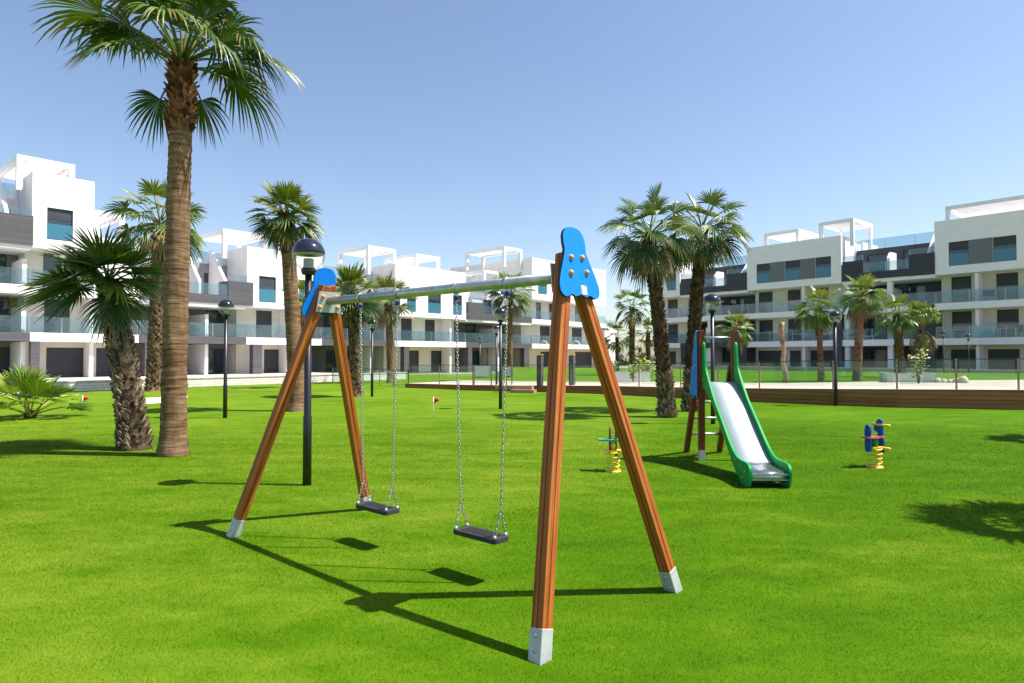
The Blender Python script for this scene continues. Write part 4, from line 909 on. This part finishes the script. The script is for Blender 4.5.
# local: +y forward (down the slide towards the camera after rotation), +x to the camera's left
HW = .27
def post(p0, p1, name='post', w=.095, shoe=True):
    p0, p1 = V(p0), V(p1); d = (p1-p0); L = d.length; b = MB(); b.box(-w/2, w/2, -w/2, w/2, .0, L)
    ob = b.build(name, M['darkwood'], sl); ob.location = p0; ob.rotation_euler = d.to_track_quat('Z', 'Y').to_euler() if abs(d.x)+abs(d.y) > 1e-4 else (0, 0, 0)
    md = ob.modifiers.new('bevel', 'BEVEL'); md.width = .006; md.segments = 2
    if shoe:
        b = MB(); b.box(-w/2-.004, w/2+.004, -w/2-.004, w/2+.004, -.02, .17); b.build('metal_shoe', M['shoe'], ob)
    return ob
for s in (-1, 1):
    x = s*HW
    post((x, 0, 0), (x, 0, 2.12))
    post((x+s*.02, -.92, 0), (x, -.16, 1.55), 'rear_leg', .085, False)
    pr = [(.02, 2.10), (-.08, 2.11), (-.16, 2.02), (-.20, 1.86), (-.27, 1.72), (-.29, 1.56), (-.37, 1.42), (-.40, 1.26), (-.46, 1.12), (-.42, 1.02), (-.32, 1.06), (-.22, 1.0), (-.10, 1.07), (.02, 1.04), (.03, 1.5), (.025, 1.9)]
    b = MB(); b.prism(spline(pr, 4), (x+s*.062, 0, 0), (0,1,0), (0,0,1), (1,0,0), .02, 0, 1); pn = b.build('side_panel', [M['blue'], M['edge']], sl)
    for y, z in ((-.03, 2.0), (-.05, 1.55), (-.22, 1.5), (-.05, 1.15), (-.35, 1.14)):
        b = MB(); b.lathe([(.0, .02), (.012, .017), (.02, 0)], 10, M4=Matrix.Rotation(R(90)*s, 4, 'Y'), c=(x+s*.072, y, z)); b.build('bolt_cap', M['orange'], pn)
    # green chute side
    gp = [(-.02, 1.20), (-.03, 1.55), (-.02, 1.82), (.03, 1.92), (.09, 1.90), (.12, 1.80), (.15, 1.62), (.22, 1.45), (.6, 1.06), (1.0, .76), (1.4, .46), (1.62, .345), (1.80, .315), (2.05, .31), (2.16, .26), (2.17, .14), (2.10, .0), (1.86, .0), (1.74, .07), (1.55, .17), (1.2, .45), (.8, .76), (.4, 1.04), (.1, 1.17)]
    b = MB(); b.prism(spline(gp, 4), (x*.96-s*.004, .06, 0), (0,1,0), (0,0,1), (1,0,0), .028); gr = b.build('chute_side', M['green'], sl)
    for y, z in ((.06, 1.32), (.28, 1.22), (.75, .86), (1.2, .52), (1.62, .28), (1.84, .24), (2.0, .19), (1.92, .10)):
        b = MB(); b.lathe([(.0, .018), (.012, .015), (.019, 0)], 10, M4=Matrix.Rotation(R(90)*s, 4, 'Y'), c=(x*.96+s*.012, y+.06, z)); b.build('bolt_cap', M['orange'], gr)
prof = [(-.02, 1.27), (.12, 1.265), (.22, 1.22), (.4, 1.09), (.8, .79), (1.2, .49), (1.45, .315), (1.62, .235), (1.8, .205), (2.05, .20), (2.12, .18), (2.14, .13), (2.11, .09)]
prof = spline(prof, 4, False)+[prof[-1]]
w = HW*.96-.018
b = MB(); ep = [(y, z) for y, z in prof if y > 1.58]; n = len(ep); b.add([(-w, y+.06, z+.001) for y, z in ep]+[(w, y+.06, z+.001) for y, z in ep], [(i, i+1, n+i+1, n+i) for i in range(n-1)], 0, True)
xp = b.build('exit_plate', M['mirror'], sl); md = xp.modifiers.new('thick', 'SOLIDIFY'); md.thickness = .012
b = MB(); b.box(-w, w, 2.19, 2.205, .10, .19); b.build('exit_lip', M['galv'], sl)
prof = [q for q in prof if q[0] <= 1.62]; b = MB(); n = len(prof)
b.add([(-w, y+.06, z) for y, z in prof]+[(w, y+.06, z) for y, z in prof], [(i, i+1, n+i+1, n+i) for i in range(n-1)], 0, True)
ch = b.build('chute', M['steel'], sl); md = ch.modifiers.new('thick', 'SOLIDIFY'); md.thickness = .012
b = MB(); b.tube([(-HW+.01, .02, 2.0), (HW-.01, .02, 2.0)], .02, 12); b.build('hand_rail', M['galv'], sl)
b = MB(); b.box(-HW+.05, HW-.05, -.30, .03, 1.22, 1.25); b.build('platform', M['darkwood'], sl)
for i, z in enumerate((.34, .63, .92)):
    y = -.92+.76*(z/1.55); b = MB(); b.tube([(-HW-.005, y, z), (HW+.005, y, z)], .021, 12); b.build('rung', M['galv'], sl)

# ---------------------------------------------------------------- spring riders
def rider(loc, rz, label, bm, sm, midm, wide, sep=.13, sc=.9):
    rt = empty('spring_rider', loc, rz, label, 'spring rider', 'spring riders on the lawn'); rt.scale = (sc, sc, sc)
    b = MB(); n = 4*20; b.tube([V((.105*math.cos(2*math.pi*i/20), .105*math.sin(2*math.pi*i/20), .02+.30*i/n)) for i in range(n+1)], .014, 8); b.build('spring', M['yellow'], rt)
    b = MB(); b.box(-.13, .13, -.09, .09, .325, .35); b.build('mount', M['yellow'], rt); b = MB(); b.lathe([(.0, .022), (.12, .02), (.13, .0)], 20); b.build('ground_plate', M['yellow'], rt)
    front = [(-.05, .24), (.05, .22), (.075, .34), (.07, .50), (.10, .58), (.165, .60), (.175, .68), (.13, .73), (.07, .80), (.0, .80), (-.04, .73), (-.035, .6), (-.05, .48), (-.065, .36)]
    rear = [(-.07, .28), (.03, .27), (.06, .36), (.055, .5), (.06, .62), (.03, .71), (-.04, .72), (-.085, .64), (-.075, .5), (-.085, .38)]
    for nm, pts, x in (('front_board', front, sep), ('back_board', rear, -sep)):
        b = MB(); b.prism(spline(pts, 4), (x, 0, 0), (0,.8,0) if wide else (0,.6,0), (0,0,1), (1,0,0), .03); b.build(nm, bm, rt)
    outl = spline([(-.21, -.09), (-.24, 0), (-.21, .09), (0, .10), (.12, .08), (.145, 0), (.12, -.08), (0, -.10)], 4)
    b = MB(); b.prism(outl, (0, 0, .51), (1,0,0), (0,1,0), (0,0,1), .028); b.build('seat', sm, rt)
    b = MB(); b.lathe([(.0, -.08), (.045, -.07), (.06, 0), (.045, .07), (.0, .08)], 12, c=(0.0, 0, .42)); b.build('body', midm, rt)
    b = MB(); b.tube([(.15, -.17, .71), (.15, .17, .71)], .02, 10); b.build('handle', M['yellow'], rt)
    b = MB(); b.tube([(.15, -.17, .32), (.15, .17, .32)], .02, 10); b.build('foot_rest', M['yellow'], rt)
    return rt
rider(ground(875, 467), R(20), 'blue spring rider with red seat and yellow spring on the right lawn', M['navyboard'], M['seatred'], M['green'], True, .16)
rider(ground(613, 471), R(-8), 'maroon spring rider with sea green seat beside the near swing leg', M['maroon'], M['seatgreen'], M['yellow'], False, .05)

# ---------------------------------------------------------------- lamps
def lamp(loc, label):
    rt = empty('street_lamp', loc, 0, label, 'lamp', 'black globe lamps'); H = 3.26; r = .214; c = H-r
    b = MB(); b.tube([(0,0,-.03), (0,0,.9), (0,0,.92), (0,0,c-r-.02)], [.056, .056, .047, .045], 16); b.build('pole', M['black'], rt)
    b = MB(); b.lathe([(.05, c-r-.06), (.085, c-r-.05), (.10, c-r+.01), (.085, c-r+.03), (0, c-r+.03)], 18); b.build('collar', M['black'], rt)
    N_ = 14
    cap = [(r*1.01*math.cos(R(5+85*i/N_)), c+r*1.01*math.sin(R(5+85*i/N_))) for i in range(N_+1)]; cap = [(r*.9, c+.012)]+cap
    b = MB(); b.lathe(cap, 32); b.build('cap', M['navy'], rt)
    b = MB(); b.lathe([(r*math.cos(R(-70+74*i/N_)), c+r*math.sin(R(-70+74*i/N_))) for i in range(N_+1)], 32); b.build('globe', M['globe'], rt)
    b = MB(); b.lathe([(.0, c+.010), (.16, c+.010), (.19, c+.006), (.17, c-.008), (.12, c-.014), (.07, c-.008)], 24); b.build('reflector', M['louver'], rt)
    b = MB(); b.lathe([(0, c-.055), (.062, c-.055), (.066, c-.075), (.066, c-.16), (.075, c-.165), (.075, c-r+.02)], 20); b.build('bulb_holder', M['holder'], rt)
    return rt
l0 = lamp(ground(307, 485), 'largest globe lamp, just left of the far swing legs')
def lampat(px, pyb, label, z=0, Y=None):
    p = ground(px, pyb, z) if Y is None else V(((px-CX)/F_PX*Y, Y, z)); return dup(l0, p, random.uniform(0, 6), label)
lampat(225, 418, 'globe lamp right of the tallest palm trunk, against the white block')
lampat(372, 396.5, 'globe lamp between the far swing legs and the young palm')
lampat(713, 424, 'globe lamp standing directly behind the slide')
lampat(836, 405.8, 'globe lamp in front of the brown wall, right of the bare trunk')
lampat(500.5, 409, 'globe lamp whose pole is hidden by a chain of the nearer swing')
lampat(496.5, 390, 'globe lamp just left of the slim palm behind the near swing', 0)
lampat(480, 0, 'small distant globe lamp left of the pale signs', .0, 52)
lampat(487.5, 0, 'smallest distant globe lamp behind the pale signs', .0, 70)
lampat(943.5, 0, 'distant globe lamp before the right edge block, left one of the two', .45, 44).scale = (.91,)*3
lampat(968.5, 0, 'distant globe lamp before the right edge block, right one of the two', .45, 45.5).scale = (.86,)*3

# ---------------------------------------------------------------- small things
def flag(px, pyb, h, label, turn):
    rt = empty('golf_flag', ground(px, pyb), turn, label, 'flag', 'small red golf flags')
    b = MB(); b.tube([(0,0,-.02), (0,0,h)], .011, 8); b.build('pole', M['whitepole'], rt)
    b = MB(); n = 6; pts = [(.012+.15*i/n, .018*math.sin(i*1.2)) for i in range(n+1)]
    b.add([(x, y, h-.01-.04*x/.15) for x, y in pts]+[(x, y, h-.18+.07*x/.15) for x, y in pts], [(i, n+1+i, n+2+i, i+1) for i in range(n)], 0, True)
    f = b.build('cloth', M['redflag'], rt); md = f.modifiers.new('thick', 'SOLIDIFY'); md.thickness = .004
flag(433.5, 418, .58, 'small red flag on white pole on the lawn between the two swings', R(-20))
flag(82.5, 412, .5, 'small red flag on white pole near the low ground palm', R(15))
# pale path strip
p = [ground(146, 398), ground(188, 396.6), ground(187, 398), ground(160, 403), ground(146, 404)]
sheet('path', [(q.x, q.y, .006) for q in p], M['white'])
# pool showers
for px, Y, lb_ in ((540, 30.5, 'dark grey poolside shower column left of the near swing leg'), (572, 30.5, 'dark grey poolside shower column between the near swing legs')):
    rt = empty('pool_shower', V(((px-CX)/F_PX*Y, Y, .3)), R(-30), lb_, 'shower', 'poolside shower columns')
    b = MB(); b.box(-.12, .12, -.12, .12, -.05, 1.42); b.build('column', M['grey_wall'] if False else M['clad'], rt)
    b = MB(); b.tube([(0,0,1.42), (0,0,1.9), (.06,0,2.05), (.2,0,2.12), (.34,0,2.06), (.4,0,1.96)], .022, 8); b.lathe([(0, 1.97), (.07, 1.95), (.075, 1.93), (0, 1.93)], 14, c=(.4, 0, 0)); b.build('shower_arm', M['white'], rt)
    b = MB(); b.lathe([(.13, 1.43), (.17, 1.46), (.13, 1.49), (.11, 1.46), (.13, 1.43)], 16); b.build('ring', M['yellow'], rt)
# notice boards on the fence
for x0, x1, Y, z0, z1, lb_ in ((475, 490.5, 31.2, .70, 1.22, 'larger pale green notice board on two posts behind the near swing chain'), (503, 511, 31.6, .72, 1.16, 'smaller white notice board beside the slim palm')):
    a, c = (x0-CX)/F_PX*Y, (x1-CX)/F_PX*Y; rt = empty('notice_board', V((a, Y, .25)), 0, lb_, 'sign', None); w = c-a
    b = MB(); b.box(0, w, -.02, .02, z0-.25, z1-.25); b.build('panel', M['sign'], rt)
    for x in (-.04, w+.04):
        b = MB(); b.box(x-.03, x+.03, -.03, .03, -.02, z1-.2); b.build('post', M['bronze'], rt)
# low pool / planter block
Y = 27
rt = empty('pool_basin', V(((887-CX)/F_PX*Y, Y, .5)), R(-22), 'low pale glass sided pool basin on the terrace in front of the dark trunk palm', 'pool')
b = MB(); b.box(0, 1.75, 0, .06, -.03, .48); b.box(0, .06, .06, 2.2, -.03, .48); b.box(1.69, 1.75, .06, 2.2, -.03, .48); b.build('glass_wall', M['sign'], rt)
b = MB(); b.box(.06, 1.69, .06, 2.2, 0, .40); b.build('water', M['guard'], rt)
rnd = random.Random(4)
for i in range(7):
    r_ = rnd.uniform(.13, .2); c = V(((925+i*4.2-CX)/F_PX*26.6, 26.6-i*.12, .5)); mb = MB(); nz = noise1(i+30)
    vs = []; fs = []; sg, rn = 10, 7
    for a in range(rn+1):
        for k in range(sg):
            th, ph = math.pi*a/rn, 2*math.pi*k/sg; q = r_*(.8+.45*nz(a*1.3+(k if a not in (0, rn) else 0)*2.1)); vs.append((q*math.sin(th)*math.cos(ph), q*math.sin(th)*math.sin(ph), r_*.9+q*1.2*math.cos(th)))
    for a in range(rn):
        for k in range(sg): fs.append((a*sg+k, (a+1)*sg+k, (a+1)*sg+(k+1) % sg, a*sg+(k+1) % sg))
    mb.add(vs, fs, 0, True); o = mb.build('boulder', M['stone']); o.location = c-V((0,0,.03)); tag(o, 'pale rough boulder in the row right of the pool basin', 'boulder', 'pale boulders beside the pool basin')
# shrubs
def shrub(loc, h, w, label, tones, n=260, seed=1, ls=.13):
    rt = empty('shrub', loc, 0, label, 'shrub'); rnd = random.Random(seed); mb = MB(); st = MB()
    for k in range(9):
        a = rnd.uniform(0, 6.28); rr = rnd.uniform(.1, 1)*w*.5; tip = V((math.cos(a)*rr, math.sin(a)*rr, h*rnd.uniform(.55, 1)))
        st.tube([(0,0,-.02), tip*.5+V((0,0,h*.08)), tip], [.02, .013, .006], 5)
        for i in range(n//9):
            t = rnd.uniform(.25, 1); p = tip*t+V((rnd.gauss(0, .1), rnd.gauss(0, .1), rnd.gauss(0, .08)))*w
            d = V((rnd.gauss(0, 1), rnd.gauss(0, 1), rnd.uniform(-.4, .9))).normalized(); s = d.orthogonal().normalized(); q = ls*rnd.uniform(.6, 1.3)
            mb.cur = rnd.choice(tones); mb.add([p, p+d*q*.5+s*q*.22, p+d*q, p+d*q*.5-s*q*.22], [(0, 1, 2, 3)])
    mb.build('foliage', M['bush'], rt); st.build('stem', M['darktrunk'], rt)
YT = [(.22, .26, .02), (.30, .31, .03), (.13, .20, .02)]
shrub(V(((643-CX)/F_PX*34, 34, .42)), 1.25, 1.6, 'yellow green leafy bush in the gap behind the glass fence', YT, 420, 2, .2)
shrub(V(((633-CX)/F_PX*32, 32, .42)), .9, .7, 'small yellow sapling left of the yellow green bush', YT, 160, 3, .16)
shrub(V(((918-CX)/F_PX*25.5, 25.5, .55)), 1.5, .55, 'slender yellow green sapling in front of the pool basin', YT, 260, 4, .15)
shrub(V(((612-CX)/F_PX*44, 44, .42)), 1.3, 1.2, 'loose grey green bush left of the far thin palm', [(.12, .16, .05), (.17, .2, .07)], 220, 5, .2)
# far low white wall and hedge in the gap
rt = empty('garden_wall', V((4.8, 33.5, .40)), R(-6), 'low white wall on the terrace in the gap between the building rows', 'wall'); b = MB(); b.box(0, 2.4, 0, .25, -.1, .46); b.build('wall', M['plaster'], rt); b = MB(); b.box(-.03, 2.43, -.03, .28, .46, .50); b.build('coping', M['stone'], rt)
mb = MB(); rnd = random.Random(9)
for i in range(5000):
    p = V((rnd.uniform(4, 42), rnd.uniform(112, 118), 0)); p.z = rnd.uniform(0, 1.7+.7*math.sin(p.x*.5)+.4*math.sin(p.x*1.7)); d = V((rnd.gauss(0,1), rnd.gauss(0,1), rnd.gauss(0,.7))).normalized(); s = d.orthogonal().normalized()
    mb.cur = rnd.choice([(.06, .09, .04), (.08, .11, .05), (.10, .12, .06)]); mb.add([p-s*.25, p+d*.45, p+s*.25, p-d*.3], [(0, 1, 2, 3)])
tag(mb.build('far_hedge', M['bush']), 'distant low green hedge line beyond the building gap', 'hedge', kind='stuff')

# ---------------------------------------------------------------- light
EL = R(59.5); SD = V((math.cos(EL)*1.0, -math.cos(EL)*.09, math.sin(EL))).normalized()
ld = bpy.data.lights.new('sun', 'SUN'); ld.energy = 5.0; ld.angle = R(.53); ld.color = (1.0, .955, .88)
lo = bpy.data.objects.new('sun', ld); COL.objects.link(lo); lo.rotation_euler = (-SD).to_track_quat('-Z', 'Y').to_euler(); lo.location = (30, -5, 60)
w = bpy.data.worlds.new('World'); scene.world = w; w.use_nodes = True; nt = w.node_tree; bg = nt.nodes['Background']
sky = nt.nodes.new('ShaderNodeTexSky'); sky.sky_type = 'NISHITA'; sky.sun_disc = False; sky.sun_elevation = math.asin(SD.z); sky.sun_rotation = math.atan2(SD.x, SD.y)
sky.air_density = 1.0; sky.dust_density = 1.0; sky.ozone_density = 3.0; sky.altitude = 20
tint = nt.nodes.new('ShaderNodeMix'); tint.data_type = 'RGBA'; tint.blend_type = 'MULTIPLY'; tint.inputs[0].default_value = 1; tint.inputs[7].default_value = (1.06, .99, .95, 1)
nt.links.new(sky.outputs[0], tint.inputs[6]); nt.links.new(tint.outputs[2], bg.inputs[0]); bg.inputs[1].default_value = .111
vs_ = scene.view_settings; scene.display_settings.display_device = 'sRGB'; vs_.view_transform = 'Standard'; vs_.look = 'None'; vs_.exposure = .87; vs_.gamma = 1; vs_.use_curve_mapping = False
scene.cycles.max_bounces = 8; scene.cycles.transparent_max_bounces = 24
